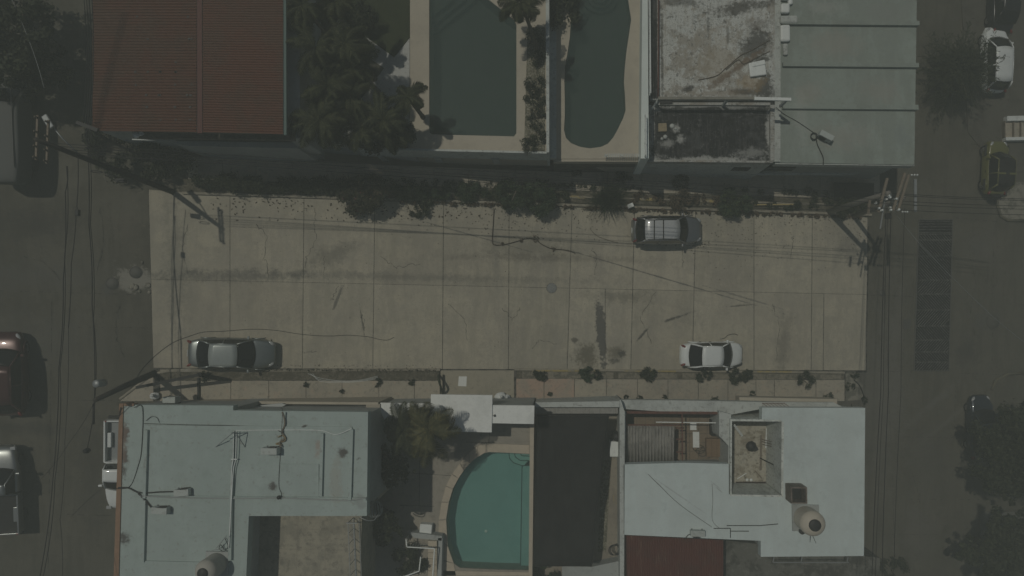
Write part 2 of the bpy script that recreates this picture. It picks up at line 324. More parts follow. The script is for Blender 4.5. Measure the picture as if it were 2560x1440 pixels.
# the concrete street, slab by slab over a dark joint bed
XT = [(372,383),(575,575),(760,756),(937,932),(1109,1106),(1273,1271),(1431,1418),(1587,1577),(1740,1731),(1885,1885),(2031,2028),(2170,2165)]
def topk(x): return 486+(x-460)*.0335 if x > 460 else 486-(460-x)*.15
def botk(x): return 921+(x-650)*.0035
def midk(x): return 698+(x-383)*.0215
mb = MB(); gsheet(mb, [(371,478),(2172,540),(2167,931),(383,925)], .004); mb.build('road_joints', m_gap, kind='structure')
mb = MB(); tones = []
def slabq(x0t, x0b, x1t, x1b, f0, f1, g=.75, tone=None):
    def X(t, b, y): return t+(b-t)*(y-500)/420
    xa = (x0t+x0b)/2; xb = (x1t+x1b)/2
    pts = [(X(x0t,x0b,f0(xa))+g, f0(xa)+g*.6), (X(x1t,x1b,f0(xb))-g, f0(xb)+g*.6), (X(x1t,x1b,f1(xb))-g, f1(xb)-g*.6), (X(x0t,x0b,f1(xa))+g, f1(xa)-g*.6)]
    gsheet(mb, pts, .014); tones.append(tone or random.uniform(.90,1.06))
for i in range(len(XT)-1):
    a, b = XT[i], XT[i+1]
    slabq(*a, *b, topk, midk, .75)
    if i == 6:
        slabq(*a, 1513, 1513, midk, botk, .75, 1.03); slabq(1513, 1513, *b, midk, botk, .75, 1.0)
    elif i == 10:
        slabq(*a, 2062, 2058, midk, botk, .75, .95); slabq(2062, 2058, *b, midk, botk, .75, .98)
    else: slabq(*a, *b, midk, botk, .75)
ro = mb.build('road', m_road, kind='structure')
ca = ro.data.color_attributes.new('tone', 'FLOAT_COLOR', 'CORNER')
for p, t in zip(ro.data.polygons, tones):
    for li in p.loop_indices: ca.data[li].color = (t, t*random.uniform(.99,1.0), t*.985, 1)
# joints scored in the cross streets
mb = MB()
def gline(a, b, wd=.03, h=.008):
    A = G(*a, h); B = G(*b, h); d = (B-A).normalized(); n = GN.cross(d).normalized()*wd/2
    mb.add([A-n, B-n, B+n, A+n], [(0,1,2,3)])
for a, b in [((0,727),(372,737)),((130,735),(120,1440)),((0,1000),(300,1001)),((215,50),(370,50)),((371,480),(372,200)),((195,818),(372,820)),((60,1180),(250,1183)),((150,1285),(300,1290)),
             ((2205,540),(2240,1440)),((2267,700),(2256,930)),((2170,738),(2287,741)),((2175,927),(2560,938)),((2240,1092),(2400,1094)),((2240,1248),(2450,1249)),((2170,1335),(2400,1338)),((2300,1090),(2300,1440)),((2390,935),(2385,1100)),((2390,545),(2560,560)),((2400,360),(2560,363)),((2230,520),(2230,440)),((2485,560),(2480,930))]:
    gline(a, b, .03)
mb.build('scored_joints', m_gap, kind='structure')

# cracks in the concrete
mb = MB(); rnd = random.Random(4)
for pl in ([(787,520),(786,555),(790,600),(768,640),(764,665)], [(812,640),(808,690)], [(846,714),(834,740),(828,752)], [(903,788),(906,805),(910,828)], [(760,880),(790,878)], [(1480,620),(1492,640),(1486,690)], [(1700,560),(1708,620),(1704,668)], [(1985,590),(1978,640)], [(1120,760),(1160,800),(1168,850)], [(640,560),(668,590),(660,650),(672,690)], [(1330,870),(1350,850),(1390,862)], [(470,560),(455,620),(470,690)],
           [(60,640),(110,655),(150,700)], [(250,520),(262,600),(240,690)], [(300,760),(290,830),(310,900)], [(2240,600),(2252,680),(2236,740)], [(2420,620),(2440,700),(2425,800),(2450,860)], [(2230,1150),(2280,1180),(2300,1260)], [(2380,1250),(2360,1320),(2390,1400)], [(1255,770),(1280,800),(1300,770)], [(950,640),(990,670),(1050,660)], [(1640,730),(1600,790),(1630,860)], [(1930,760),(1950,820),(1940,900)]):
    for a, b in zip(pl[:-1], pl[1:]):
        prev = a; n = 7
        for i in range(1, n+1):
            t = i/n; c = (a[0]+(b[0]-a[0])*t+rnd.gauss(0,2.2), a[1]+(b[1]-a[1])*t+rnd.gauss(0,2.2)); gline(prev, c, rnd.uniform(.012,.035), .019); prev = c
mb.build('road_cracks', m_gap, kind='structure')
# south sidewalk, kerb and planting strip
def bk2(x): return 1001+(x-400)*.001
def segs(xs, f0, f1, h, m, name, g=.7, d=.3, tones=None):
    q = MB()
    for a, b in zip(xs[:-1], xs[1:]): gprism(q, [(a+g,f0(a)),(b-g,f0(b)),(b-g,f1(b)),(a+g,f1(a))], h, d)
    return q.build(name, m, kind='structure')
mb = MB(); gprism(mb, [(383,930),(1098,926),(1098,1003),(383,1003)], .10); gprism(mb, [(1285,926),(2112,934),(2112,1003),(1285,1003)], .10); mb.build('sidewalk_base', m_gap, kind='structure')
segs([400,495,577,672,765,855,947,1036,1100], lambda x: 952, bk2, .13, m_walk, 'sidewalk')
segs([1290,1360,1436], lambda x: 947, bk2, .13, m_walk_rose, 'sidewalk', g=.7)
segs([1436,1516,1594,1670,1746,1820,1890,1936,2040,2112], lambda x: 948+(x-1436)*.003, bk2, .13, m_walk, 'sidewalk')
mb = MB(); gprism(mb, [(1102,926),(1286,926),(1286,1006),(1102,1006)], .05); mb.build('driveway', mat('driveway_concrete', (0.351,0.325,0.254), layers=[(.6,(0.26,0.247,0.197),.4,.75,.7),(5,(0.182,0.169,0.14),.55,.8,.5),(35,(0.195,0.182,0.152),.5,.8,.3)]), kind='structure')
mb = MB(); gprism(mb, [(400,930),(1098,927),(1098,950),(400,950)], .115); gprism(mb, [(1292,927),(2110,935),(2110,948),(1292,945)], .115); mb.build('planting_strip', m_soil, kind='structure')
segs([1300,1540,1700,1860,2110], lambda x: 929+(x-1300)*.009, lambda x: 946+(x-1300)*.003, .12, mat('strip_concrete', (.22,.2,.155), layers=[(2,(.12,.115,.09),.42,.62,.9),(9,(.06,.06,.05),.55,.75,.7),(4,(.3,.27,.21),.5,.7,.6)]), 'planting_strip', g=6)
mb = MB(); gprism(mb, [(400,924),(1100,921),(1100,927),(400,930)], .15); gprism(mb, [(1286,921),(2112,929),(2112,934),(1286,926)], .15); mb.build('kerb', m_kerb, kind='structure')
mb = MB()
for a, b in ((520,548),(1330,1500),(1560,1690),(1860,1980)):
    gsheet(mb, [(a,921.6+(a-650)*.0045),(b,921.6+(b-650)*.0045),(b,925.6+(b-650)*.0045),(a,925.6+(a-650)*.0045)], .155)
mb.build('kerb_paint', m_kerby, kind='structure')
# curved corner kerb at the west end
q = MB(); q.tube([G(x, y, .06) for x, y in [(300,998),(330,975),(362,950),(385,935),(420,927),(470,924),(520,924)]], .09, 6); q.build('kerb', m_kerb, kind='structure')
q = MB(); gprism(q, [(395,932),(400,1003),(300,1003),(335,975),(365,950)], .09); q.build('sidewalk', m_walk, kind='structure')
# east corner
q = MB(); gprism(q, [(2114,931),(2135,935),(2155,960),(2165,998),(2114,1003)], .10); q.build('sidewalk', mat('broken_corner_concrete', (.24,.23,.19), layers=[(1.5,(.1,.1,.08),.45,.6,.8),(8,(.3,.28,.23),.5,.7,.5)], bump=(10,.8)), kind='structure')
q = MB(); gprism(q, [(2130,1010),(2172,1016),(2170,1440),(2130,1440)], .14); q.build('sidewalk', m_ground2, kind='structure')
# north sidewalk and kerbs
def nt_(x): return 392+(x-470)*.041 if x < 1370 else 430+(x-1370)*.008
def nb_(x): return 447+(x-470)*.03
segs([470,556,640,728,818,911,1000,1085,1172,1256,1340,1430,1520,1605,1690,1780,1870,1960,2050,2140,2200], nt_, nb_, .16, m_walk, 'sidewalk')
q = MB(); gprism(q, [(455,445),(2200,497),(2200,528),(455,480)], .09); q.build('planting_strip', m_soil, kind='structure')
q = MB(); gprism(q, [(455,479),(1200,502),(2180,534),(2180,539.5),(1200,508),(455,485)], .15); gprism(q, [(1100,480),(2140,511),(2140,515),(1100,484)], .16); q.build('kerb', m_kerb, kind='structure')
q = MB()
for a, b in ((1425,1465),(1590,1640),(1200,1232),(1730,1800)): gsheet(q, [(a,479+(a-1100)*.03),(b,479+(b-1100)*.03),(b,486+(b-1100)*.03),(a,486+(a-1100)*.03)], .168)
q.build('kerb_paint', m_kerby, kind='structure')
q = MB(); q.tube([G(x, y, .07) for x, y in [(2480,455),(2492,480),(2494,515),(2502,540),(2520,551),(2560,552)]], .1, 6); q.tube([G(x, y, .07) for x, y in [(2480,975),(2490,950),(2520,935),(2560,932)]], .1, 6); q.build('kerb', mat('worn_kerb_paint', (.13,.12,.08), layers=[(4,(.10,.10,.085),.45,.65,.8)]), kind='structure')
q = MB(); gprism(q, [(2500,455),(2600,455),(2600,548),(2522,548),(2503,538),(2496,512)], .12); q.build('sidewalk', bpy.data.materials['broken_corner_concrete'], kind='structure')
q = MB(); gprism(q, [(2452,1280),(2640,1280),(2640,1480),(2450,1480)], .12); q.build('sidewalk', mat('corner_slab_concrete', (.13,.13,.115), layers=[(1,(.10,.10,.09),.4,.7,.7),(6,(.1,.1,.09),.55,.8,.5)]), kind='structure')
q = MB(); gprism(q, [(2400,-80),(2640,-80),(2640,430),(2500,430),(2420,330)], .05); q.build('sidewalk', mat('earthy_verge_concrete', (.105,.10,.082), layers=[(.6,(.075,.07,.058),.4,.7,.8),(6,(.05,.05,.04),.55,.8,.6)]), kind='structure')
m_ac = mat('aged_ac_casing', (.40,.44,.42), .6, layers=[(4,(.28,.3,.28),.5,.75,.6)])
def bld(name, px, py, z, label, cat, group=None):
    p = P(px, py, z); return empty(name, (p.x, p.y, z), label, cat, group)
def W(mb, name, m, parent, **k):    # world-space mesh as a part
    return wp(mb.build(name, m, parent, **k), parent)
def hole_slab(mb, outer, holes, z1, z0, mi=0):
    """level slab with rectangular-ish holes, via bmesh triangulation"""
    bm = bmesh.new(); es = []
    for loop in [outer]+holes:
        vs = [bm.verts.new((*P(*p, z1).xy, z1)) for p in loop]
        es += [bm.edges.new((vs[i], vs[(i+1)%len(vs)])) for i in range(len(vs))]
    r = bmesh.ops.triangle_fill(bm, edges=es, use_beauty=True, use_dissolve=False)
    bm.verts.index_update(); bmesh.ops.recalc_face_normals(bm, faces=bm.faces[:])
    vs = [v.co.copy() for v in bm.verts]; fs = [[v.index for v in (f.verts if f.normal.z > 0 else reversed(f.verts))] for f in bm.faces]
    bm.free(); mb.add(vs, fs, mi)
    for k, loop in enumerate([outer]+holes):
        q = ccw([P(*p, z1) for p in loop]);
        if k: q = q[::-1]
        n = len(q); mb.add(q+[Vector((v.x, v.y, z0)) for v in q], [(i, i+n, (i+1)%n+n, (i+1)%n) for i in range(n)], mi)

# ======== T1 red sheet-metal roof house ========
zt = 10.6
t1 = bld('red_roof_house', 470, 320, zt-4.4, 'house under the large brownish red corrugated roof at the top left', 'house')
def rib_roof(xl, xr, zl, zr, ytop, ybl, ybr, pitch, amp, m, name, parent):
    A = P(xl, ytop, zl); B = P(xr, ytop, zr); C_ = P(xl, ybl, zl); D = P(xr, ybr, zr)
    L = (A-C_).length; n = int(L/pitch*6); vs = []; fs = []
    for i in range(n+1):
        t = i/n; ph = t*L/pitch*2*math.pi; dz = amp*(.5+.5*math.cos(ph))**2
        for k in range(5):
            s = k/4; v = (C_.lerp(A, t)).lerp(D.lerp(B, t), s); vs.append(v+Vector((0,0,dz)))
    for i in range(n):
        for k in range(4): a = i*5+k; fs.append((a, a+1, a+6, a+5))
    q = MB(); q.add(vs, fs, 0, False); return W(q, name, m, parent)
rib_roof(232, 492, zt, zt+.9, -60, 328, 331, .155, .06, m_redA, 'roof', t1)
rib_roof(507, 708, zt+.9, zt+.35, -60, 331, 336, .13, .05, m_redB, 'roof', t1)
q = MB(); a0 = P(499, -60, zt+.93); a1 = P(500, 333, zt+.93)
q.bar(a0, a1, .26, .05); W(q, 'ridge_cap', mat('red_ridge_cap', (.095,.038,.03), .7), t1)
q = MB(); q.bar(P(713,-60,zt+.28), P(714,338,zt+.28), .14, .12); W(q, 'gutter', m_gutter, t1)
q = MB()
q.prism([P(*p, zt-.15) for p in ((238,-60),(706,-60),(706,324),(238,322))], [Vector((*P(*p, zt-.15).xy, 2)) for p in ((238,-60),(706,-60),(706,324),(238,322))]); W(q, 'wall', m_wall, t1)
q = MB(); zz = zt-.5; pslab(q, [(335,330),(735,336),(735,350),(335,344)], zz, zz-.25); W(q, 'ledge', m_stone, t1)
q = MB(); zz = zt-2.2; pslab(q, [(420,352),(745,356),(745,371),(470,365),(440,360)], zz, zz-3); W(q, 'terrace', m_wall, t1)
q = MB(); pslab(q, [(716,-60),(748,-60),(750,345),(716,345)], zt-.7, zt-4); W(q, 'side_roof', m_wall, t1)
q = MB(); pslab(q, [(330,347),(440,349),(440,352),(330,350)], zt-.45, zt-.55); W(q, 'flashing', m_galv, t1)
q = MB()
for k in range(26):
    x = random.choice([476,478,400,440,470,340,368]); y = random.choice([43,97,155,180,212,238,268,300])
    c = P(x+random.uniform(-3,3), y, zt+.9*(x-232)/268+.05); q.box(c, (.12,.09,.05), random.random())
W(q, 'roof_fixings', m_dark, t1)['kind'] = 'stuff'
q = MB(); c = P(342, 337, zt-.4); q.lathe(c, [(.02,0),(.2,.02),(.16,.12),(.03,.16)], 12); q.box(c+Vector((.25,.05,.05)), (.3,.2,.1), .4)
q.build('plastic_bag', m_bag, label='small pale plastic bundle on the ledge below the red roof', cat='bag')

# ======== T2 raised garden terrace with rectangular pool ========
zd = 5.8
t2 = bld('pool_terrace', 1200, 372, zd-4, 'raised beige terrace holding the large rectangular pool with a cut corner', 'terrace')
pool1 = [(1073,-60),(1150,-60),(1218,-4),(1286,50),(1291,62),(1291,333),(1285,341),(1080,336),(1073,330)]
q = MB(); hole_slab(q, [(1025,-60),(1366,-60),(1368,378),(1025,374)], [pool1], zd, zd-3.6); W(q, 'deck', m_deck, t2)
zf = zd-.06; q = MB(); pslab(q, pool1, zd-1.5, zd-2.2); W(q, 'pool_floor', m_poolfl2, t2)
q = MB()
for k in range(3): pslab(q, [(1073,-60),(1190-28*k,-60),(1190-28*k,0),(1073,95-24*k)], zd-1.2+.3*k, zd-1.6)
W(q, 'pool_step', m_poolfl2, t2)
pw = [P(*p, zd-.10) for p in pool1]
q = MB(); q.add(ccw(pw), [tuple(range(len(pw)))]); W(q, 'water', m_water2, t2)
q = MB(); pslab(q, [(1025,92),(1025,-60),(845,-60),(845,40),(985,143)], zd-.02, zd-.4); q.build('lawn', m_lawn, label='dark green lawn beside the rectangular pool', cat='lawn', kind='stuff')
q = MB(); pslab(q, [(748,-60),(1024,-60),(1024,376),(750,352)], zd-.06, zd-3.5); W(q, 'garden_floor', mat('grey_garden_paving', (.42,.43,.41), layers=[(.5,(.34,.35,.33),.4,.7,.6),(6,(.15,.15,.12),.58,.8,.5)]), t2)
q = MB(); pslab(q, [(752,-60),(842,-60),(842,90),(960,170),(900,250),(840,350),(755,350)], zd-.035, zd-.3); W(q, 'garden_soil', mat('dark_garden_soil', (.05,.05,.035), layers=[(5,(.09,.08,.06),.5,.7,.7)], bump=(12,1)), t2)
q = MB(); pslab(q, [(1319,68),(1362,68),(1362,376),(1310,376)], zd+.06, zd-.1); W(q, 'flower_bed', m_bedst, t2)
# front wall: parapet cap, plaster face, stone foot, small buttresses
q = MB(); zc = zd+.12
pslab(q, [(745,351),(895,353),(895,357),(745,355)], zc, zd-1.5); pslab(q, [(893,368),(1369,379),(1369,384),(893,373)], zc, zd-1.5); W(q, 'parapet', m_white2, t2)
q = MB(); pslab(q, [(893,371),(1370,382),(1374,391),(893,380)], zd-.9, zd-1.9)
pslab(q, [(745,355),(893,358),(893,378),(745,370)], zd-.9, zd-1.9)
W(q, 'wall', m_wall, t2)
for x in (935,1075,1222):
    q = MB(); pslab(q, [(x,380+(x-893)*.023),(x+22,381+(x-893)*.023),(x+26,392+(x-893)*.023),(x+10,392+(x-893)*.023)], zd-1.3, zd-2.4)
    W(q, 'buttress', m_wall, t2)
q = MB(); q.prism([P(x,y,zd-2.0) for x, y in ((745,368),(893,376),(1372,389),(1372,384),(745,360))], [G(x, y, -.3) for x, y in ((745,388),(893,397),(1372,425),(1372,400),(745,370))]); W(q, 'stone_base', m_stone, t2)
q = MB(); pslab(q, [(1364,-60),(1373,-60),(1373,381),(1366,381)], zd+.35, zd-3); tag(W(q, 'wall', m_white2, t2), label='rough black and white topped dividing wall')
# ======== T3 terrace with kidney pool ========
ze = 3.9
t3 = bld('pool_terrace', 1500, 390, ze-3, 'raised beige terrace holding the wavy kidney shaped pool', 'terrace')
pk = [(1562,-60),(1572,10),(1578,48),(1572,90),(1566,130),(1562,170),(1560,205),(1563,245),(1564,275),(1558,295),(1545,322),(1533,344),(1520,359),(1503,367),(1475,371),(1450,367),(1428,358),(1415,345),(1410,325),(1412,290),(1412,250),(1411,205),(1413,165),(1419,130),(1425,90),(1427,50),(1430,10),(1440,-60)]
q = MB(); hole_slab(q, [(1371,-60),(1606,-60),(1607,397),(1383,397)], [pk], ze, ze-3.6); W(q, 'deck', m_deck, t3)
q = MB(); pslab(q, pk, ze-1.3, ze-2.2); W(q, 'pool_floor', m_poolfl2, t3)
for r, z in ((46,-1.0),(33,-.7),(20,-.4)):
    q = MB(); pslab(q, [(1500+r*math.cos(R(a)), -12+r*.95*math.sin(R(a))) for a in range(0,181,12)]+[(1500-r,-60),(1500+r,-60)], ze+z, ze-1.9); W(q, 'pool_step', m_poolfl2, t3)
pw = [P(*p, ze-.10) for p in pk]; q = MB(); q.add(ccw(pw), [tuple(range(len(pw)))]); W(q, 'water', m_water2, t3)
q = MB(); pslab(q, [(1373,-60),(1391,-60),(1391,395),(1375,395)], ze+.35, ze-.1); W(q, 'ledge', m_white2, t3)
q = MB(); pslab(q, [(1384,397),(1612,397),(1612,404),(1384,404)], ze-.05, ze-.6); W(q, 'parapet', m_deck, t3)
q = MB(); q.prism([P(x,y,ze-.4) for x, y in ((1384,404),(1612,404),(1612,398),(1384,398))], [G(x, y, -.3) for x, y in ((1384,432),(1605,434),(1605,410),(1384,410))]); W(q, 'wall', m_stone, t3)
# tall white side wall with grille railing, and low railing at the front
q = MB(); pslab(q, [(1606,-60),(1619,-60),(1622,396),(1602,396)], ze+1.2, ze-3); W(q, 'side_wall', m_white, t3)
def grille(name, a, b, h, n, m, parent=None, **k):
    a = Vector(a); b = Vector(b); q = MB(); up = Vector((0,0,h))
    q.bar(a+up, b+up, .05, .04); q.bar(a+up*.12, b+up*.12, .04, .03)
    for i in range(n+1): p = a.lerp(b, i/n); q.bar(p, p+up, .02 if i % 8 else .05)
    o = q.build(name, m, **k)
    return wp(o, parent) if parent else o
grille('railing', P(1622,0,ze+1.2), P(1624,240,ze+1.2), .5, 44, m_whm, label='white railing on the wall beside the kidney pool, upper run', cat='railing', group='white railings along the kidney pool wall')
grille('railing', P(1612,292,ze+1.2), P(1612,392,ze+1.2), .5, 24, m_whm, label='short white railing on the wall at the lower right corner of the kidney pool', cat='railing', group='white railings along the kidney pool wall')
# slatted bench at the front edge
b = bld('slatted_bench', 1555, 389, ze, 'pale slatted bench along the front edge of the kidney pool terrace', 'bench')
q = MB()
for i in range(16):
    q.bar(P(1514+i*5.6, 384, ze+.42), P(1512+i*5.6, 393, ze+.42), .07, .03)
W(q, 'seat', m_white2, b)
for x in (1515, 1555, 1596):
    q = MB(); q.bar(P(x,388,ze), P(x,388,ze+.4), .06); W(q, 'leg', m_whm, b)
# ======== T4 dirty slab roof ========
z4 = 3.4
t4 = bld('flat_roof_house', 1780, 300, z4-3.7, 'house with stained worn roof slab and blackened lower terrace roof', 'house')
q = MB(); pslab(q, [(1624,-60),(1937,-60),(1937,250),(1626,250)], z4, z4-3.5); 
s4 = lambda x, y, rx, ry, a=0, amt=.9, c=(.05,.048,.042), e=.7: (P(x,y,z4), rx, ry, R(a), c, amt, e)
m_dirt4 = mat('worn_roof_slab', (.52,.54,.51), .9, layers=[(.5,(.27,.245,.20),.5,.6,.7),(1.4,(.48,.51,.49),.5,.7,.6),(3.5,(.09,.09,.08),.60,.72,.75),(18,(.06,.06,.055),.62,.72,.8),(45,(.05,.05,.045),.62,.75,.6),(5,(.25,.22,.17),.5,.7,.4,(1,.2,1))], bump=(15,.5),
  stains_and_shadow=[s4(1885,110,1.6,1.0,40,.85),s4(1915,215,.7,1.2,0,.9),s4(1850,20,2.6,.5,10,.85,(.07,.065,.055)),s4(1700,5,1.8,.35,0,.6),s4(1790,150,1.9,1.8,0,.55,(.31,.27,.20)),s4(1830,180,2.6,.25,35,.8,(.16,.12,.085)),s4(1720,222,.5,.25,20,.85),s4(1905,150,.8,.3,20,.9),
  s4(1655,130,.12,4.5,0,.7),s4(1640,60,.15,2.5,0,.9),s4(1860,230,1.0,.3,0,.8),s4(1770,60,.1,1.1,0,.5),s4(1820,90,.12,.9,0,.5),s4(1900,60,.9,.5,0,.5,(.1,.08,.06)),s4(1800,232,2.2,.25,0,.5,(.2,.15,.1)),s4(1880,205,1.2,.6,0,.5,(.3,.22,.12))])
W(q, 'roof', m_dirt4, t4)
q = MB(); pslab(q, [(1626,250),(1937,250),(1930,404),(1622,401)], z4-.25, z4-3); 
b4s = lambda x, y, rx, ry, a=0, amt=.9, c=(.38,.39,.37), e=.8: (P(x,y,z4), rx, ry, R(a), c, amt, e)
W(q, 'terrace_roof', mat('mould_blackened_roof', (.018,.019,.019), .95, layers=[(1.1,(.07,.073,.073),.54,.75,.6),(8,(.13,.135,.13),.62,.78,.6),(3,(.2,.2,.19),.68,.8,.6),(5,(.08,.08,.08),.5,.7,.6,(2,.2,1))], bump=(15,.6),
  stains_and_shadow=[b4s(1635,395,.8,.4),b4s(1632,330,.2,1.6),b4s(1770,398,4,.28),b4s(1925,330,.25,1.8),b4s(1690,318,.35,.3),b4s(1705,345,.35,.35),b4s(1760,262,3.2,.12),b4s(1880,380,1.2,.5,0,.5),b4s(1640,270,.4,.3),b4s(1670,355,.6,.3,0,.6),b4s(1850,265,1.6,.15,0,.5)]), t4)
q = MB(); pslab(q, [(1624,399),(1932,402),(1932,407),(1620,404)], z4-.05, z4-.6); pslab(q, [(1926,262),(1937,262),(1936,404),(1926,404)], z4, z4-.6); pslab(q, [(1622,262),(1629,262),(1628,400),(1620,400)], z4-.05, z4-.6); pslab(q, [(1640,256),(1926,256),(1926,263),(1640,262)], z4-.1, z4-.5); W(q, 'parapet', m_dirt, t4)
q = MB(); zz = z4-.3; q.prism([P(x,y,zz) for x, y in ((1612,405),(1932,407),(1932,398),(1612,398))], [Vector((*P(x, y, zz).xy, -4.5)) for x, y in ((1612,405),(1932,407),(1932,398),(1612,398))]); W(q, 'wall', m_white2, t4)
q = MB(); pslab(q, [(1625,-60),(1643,-60),(1641,246),(1627,246)], z4+.02, z4-.1); W(q, 'edge_strip', m_black, t4)
grille('railing', P(1645,0,z4), P(1644,245,z4), .35, 50, m_rust, label='low rusty mesh railing along the left edge of the worn roof', cat='railing')
# beam frame on posts
b = bld('concrete_beam_frame', 1640, 262, z4, 'long thin beam carried on short posts across the worn roof', 'beam')
hb = 1.15
q = MB(); q.bar(P(1645,246,z4+hb), P(1885,246,z4+hb), .16, .14); W(q, 'beam', mat('grey_beam', (.24,.235,.2), layers=grime(.8)), b)
q = MB(); q.bar(P(1885,247,z4+hb+.003), P(1977,249,z4+hb+.003), .17, .15); tag(W(q, 'beam', m_whm, b), label='white painted end of the beam')
for x in (1648, 1820, 1970):
    t = P(x, 247, z4+hb-.07); q = MB(); q.bar((t.x, t.y, z4-.3), t, .13); W(q, 'post', m_wall, b)
# junk on the roof
q = MB(); c = P(1893,173,z4+.12); q.box(c, (.95,.85,.2), .12); q.box(c+Vector((.05,.3,.1)), (.8,.3,.12), .2)
q.build('mattress', m_whp, bevel=.06, label='crumpled pale mattress thrown on the worn roof', cat='mattress')
q = MB(); q.box(P(1656,319,z4-.15), (.5,.5,.16), .03); q.build('roof_hatch', mat('tan_hatch_cover', (.3,.25,.16), layers=[(6,(.2,.17,.12),.5,.7,.6)]), bevel=.02, label='square tan cover on the blackened roof', cat='cover')
for (x, y, s) in ((1680,315,.16),(1689,322,.09),(1663,342,.14),(1655,347,.1)):
    q = MB(); q.lathe(P(x,y,z4-.24), [(s,.0),(s*.8,.05),(s*.3,.09)], 9, Matrix.Rotation(random.random()*3, 3, 'Z')); q.build('rubble_lump', m_white2, label={1680:'largest pale mortar lump, right of the tan cover',1689:'smaller mortar lump at the lower right of the tan cover',1663:'mortar lump just below the tan cover',1655:'tiniest mortar lump below the tan cover'}[x], cat='rubble', group='mortar lumps beside the tan cover')
q = MB(); q.tube(sm([P(x,y,z4+.03) for x, y in ((1745,200),(1790,190),(1815,170),(1850,140),(1880,125),(1925,100))]), .03, 5); q.build('garden_hose', m_bark, label='brown hose snaking over the worn roof', cat='hose')
q = MB(); q.tube(sm([P(x,y,z4+.03) for x, y in ((1925,128),(1890,145),(1860,160),(1845,150),(1815,175))]), .025, 5); q.build('garden_hose', m_bark, label='second shorter brown hose beside the mattress', cat='hose')
q = MB(); c = P(1665,257,z4-.12); q.box(c,(.75,.2,.2)); q.build('dark_trough', m_blk, bevel=.02, label='dark trough under the left end of the long beam', cat='trough')
# leaning steel brace at roof corner
q = MB(); q.bar(P(1630,272,z4), P(1646,248,z4+.9), .1); q.build('leaning_brace', m_whm, label='pale brace leaning at the left end of the beam', cat='brace')

# ======== T5 white ribbed roof ========
z5 = 2.0
t5 = bld('ribbed_roof_house', 2110, 250, z5-3.9, 'house with pale roof crossed by three raised ribs at the top right', 'house')
q = MB(); pslab(q, [(1938,-60),(2293,-60),(2286,412),(1934,406)], z5, z5-.5); W(q, 'roof', mat('pale_roof_coating', (0.26,0.302,0.27), .8, layers=[(.25,(0.208,0.239,0.21),.4,.7,.7),(1.2,(0.291,0.342,0.313),.5,.7,.6),(4,(0.156,0.171,0.148),.55,.8,.4),(.8,(0.198,0.222,0.199),.45,.6,.4,(0.787,0.13,0.834))], bump=(12,.25), stains_and_shadow=[(P(x,y,z5),rx,ry,0,c,a_,.8) for x,y,rx,ry,c,a_ in ((2080,110,2.2,1.2,(.30,.29,.25),.5),(2200,230,1.6,1.0,(.29,.285,.25),.5),(2020,230,1.2,1.0,(.30,.29,.25),.5),(2230,30,2,1,(.24,.26,.24),.5),(2100,340,2.5,1.2,(.31,.30,.265),.45),(2255,345,.55,.9,(.2,.23,.22),.6),(2060,20,1.5,.6,(.36,.38,.35),.5),(2000,300,.6,2.4,(.36,.38,.35),.4))]), t5)
q = MB(); pslab(q, [(1940,-60),(2285,-60),(2270,403),(1940,404)], z5-.45, -8); W(q, 'wall', m_wall, t5)
q = MB(); pslab(q, [(1938,404),(2286,410),(2286,415),(1938,410)], z5-.08, z5-.7); W(q, 'parapet', m_white2, t5)
for ya, yb in ((56,66),(161,171),(266,277)):
    q = MB(); x1 = 2299-(ya-56)*.012; pslab(q, [(1958,ya-6),(x1,ya-4),(x1,yb-3),(1958,yb-6)], z5+.22, z5-.2); W(q, 'roof_rib', bpy.data.materials['pale_roof_coating'], t5)
q = MB(); pslab(q, [(1937,-60),(1952,-60),(1951,404),(1936,404)], z5+.10, z5-.2); W(q, 'edge_kerb', m_white2, t5)
for k, (x, y, sx, sy, hh) in enumerate([(1963,-8,.6,.5,.3),(1962,22,.55,.62,.32),(1971,50,1.05,.5,.3),(1962,84,.6,1.05,.3),(1963,124,.3,.75,.2),(1975,3,.3,.5,.25)]):
    q = MB(); q.box(P(x,y,z5+hh/2), (sx,sy,hh), R(-3+k)); 
    q.build('sandbag', m_whp if k % 2 else m_white2, bevel=.12, label=['white sack at the top of the row on the ribbed roof','white sack second from the top of the row','widest white sack reaching onto the upper rib','long white sack just below the upper rib','narrow white sack lowest in the row','small white sack beside the topmost one'][k], cat='sack', group='white sacks in a row on the ribbed roof')
def ac_unit(px, py, z, rz, label, s=(.85,.34,.55), parent=None):
    p = P(px, py, z); e = empty('air_conditioner', p, label, 'air conditioner', 'roof air conditioners')
    e.rotation_euler = (0,0,rz)
    q = MB(); q.box((0,0,s[2]/2+.06), s); q.build('casing', m_ac, e, bevel=.02)
    q = MB(); q.lathe((-.12,-s[1]/2-.004,s[2]/2+.06), [(.02,0),(.21,0),(.21,.02),(.02,.02)], 20, Matrix.Rotation(R(90), 3, 'X'))
    for i in range(7): q.bar((-.32,-s[1]/2-.03,.14+i*.07), (.1,-s[1]/2-.03,.14+i*.07), .012)
    q.build('fan_grille', m_dark, e)
    for x in (-.3,.3):
        q = MB(); q.box((x,0,.03), (.06,s[1]+.06,.06)); q.build('foot', m_blk, e)
    return e
ac_unit(2058, 345, z5, R(-30), 'tilted white air conditioner on the ribbed pale roof')
def cable(pts, r, name, label, cat='cable', m=None, group=None, n=8):
    q = MB(); q.tube(sm(pts, n), r, 5); return q.build(name, m or m_cable, label=label, cat=cat, **({'group': group} if group else {}))
cable([P(1940,268,z5+.3),P(1960,285,z5+.05),P(1995,305,z5+.04),P(2035,332,z5+.05)], .018, 'roof_cable', 'thin cable running to the tilted air conditioner')
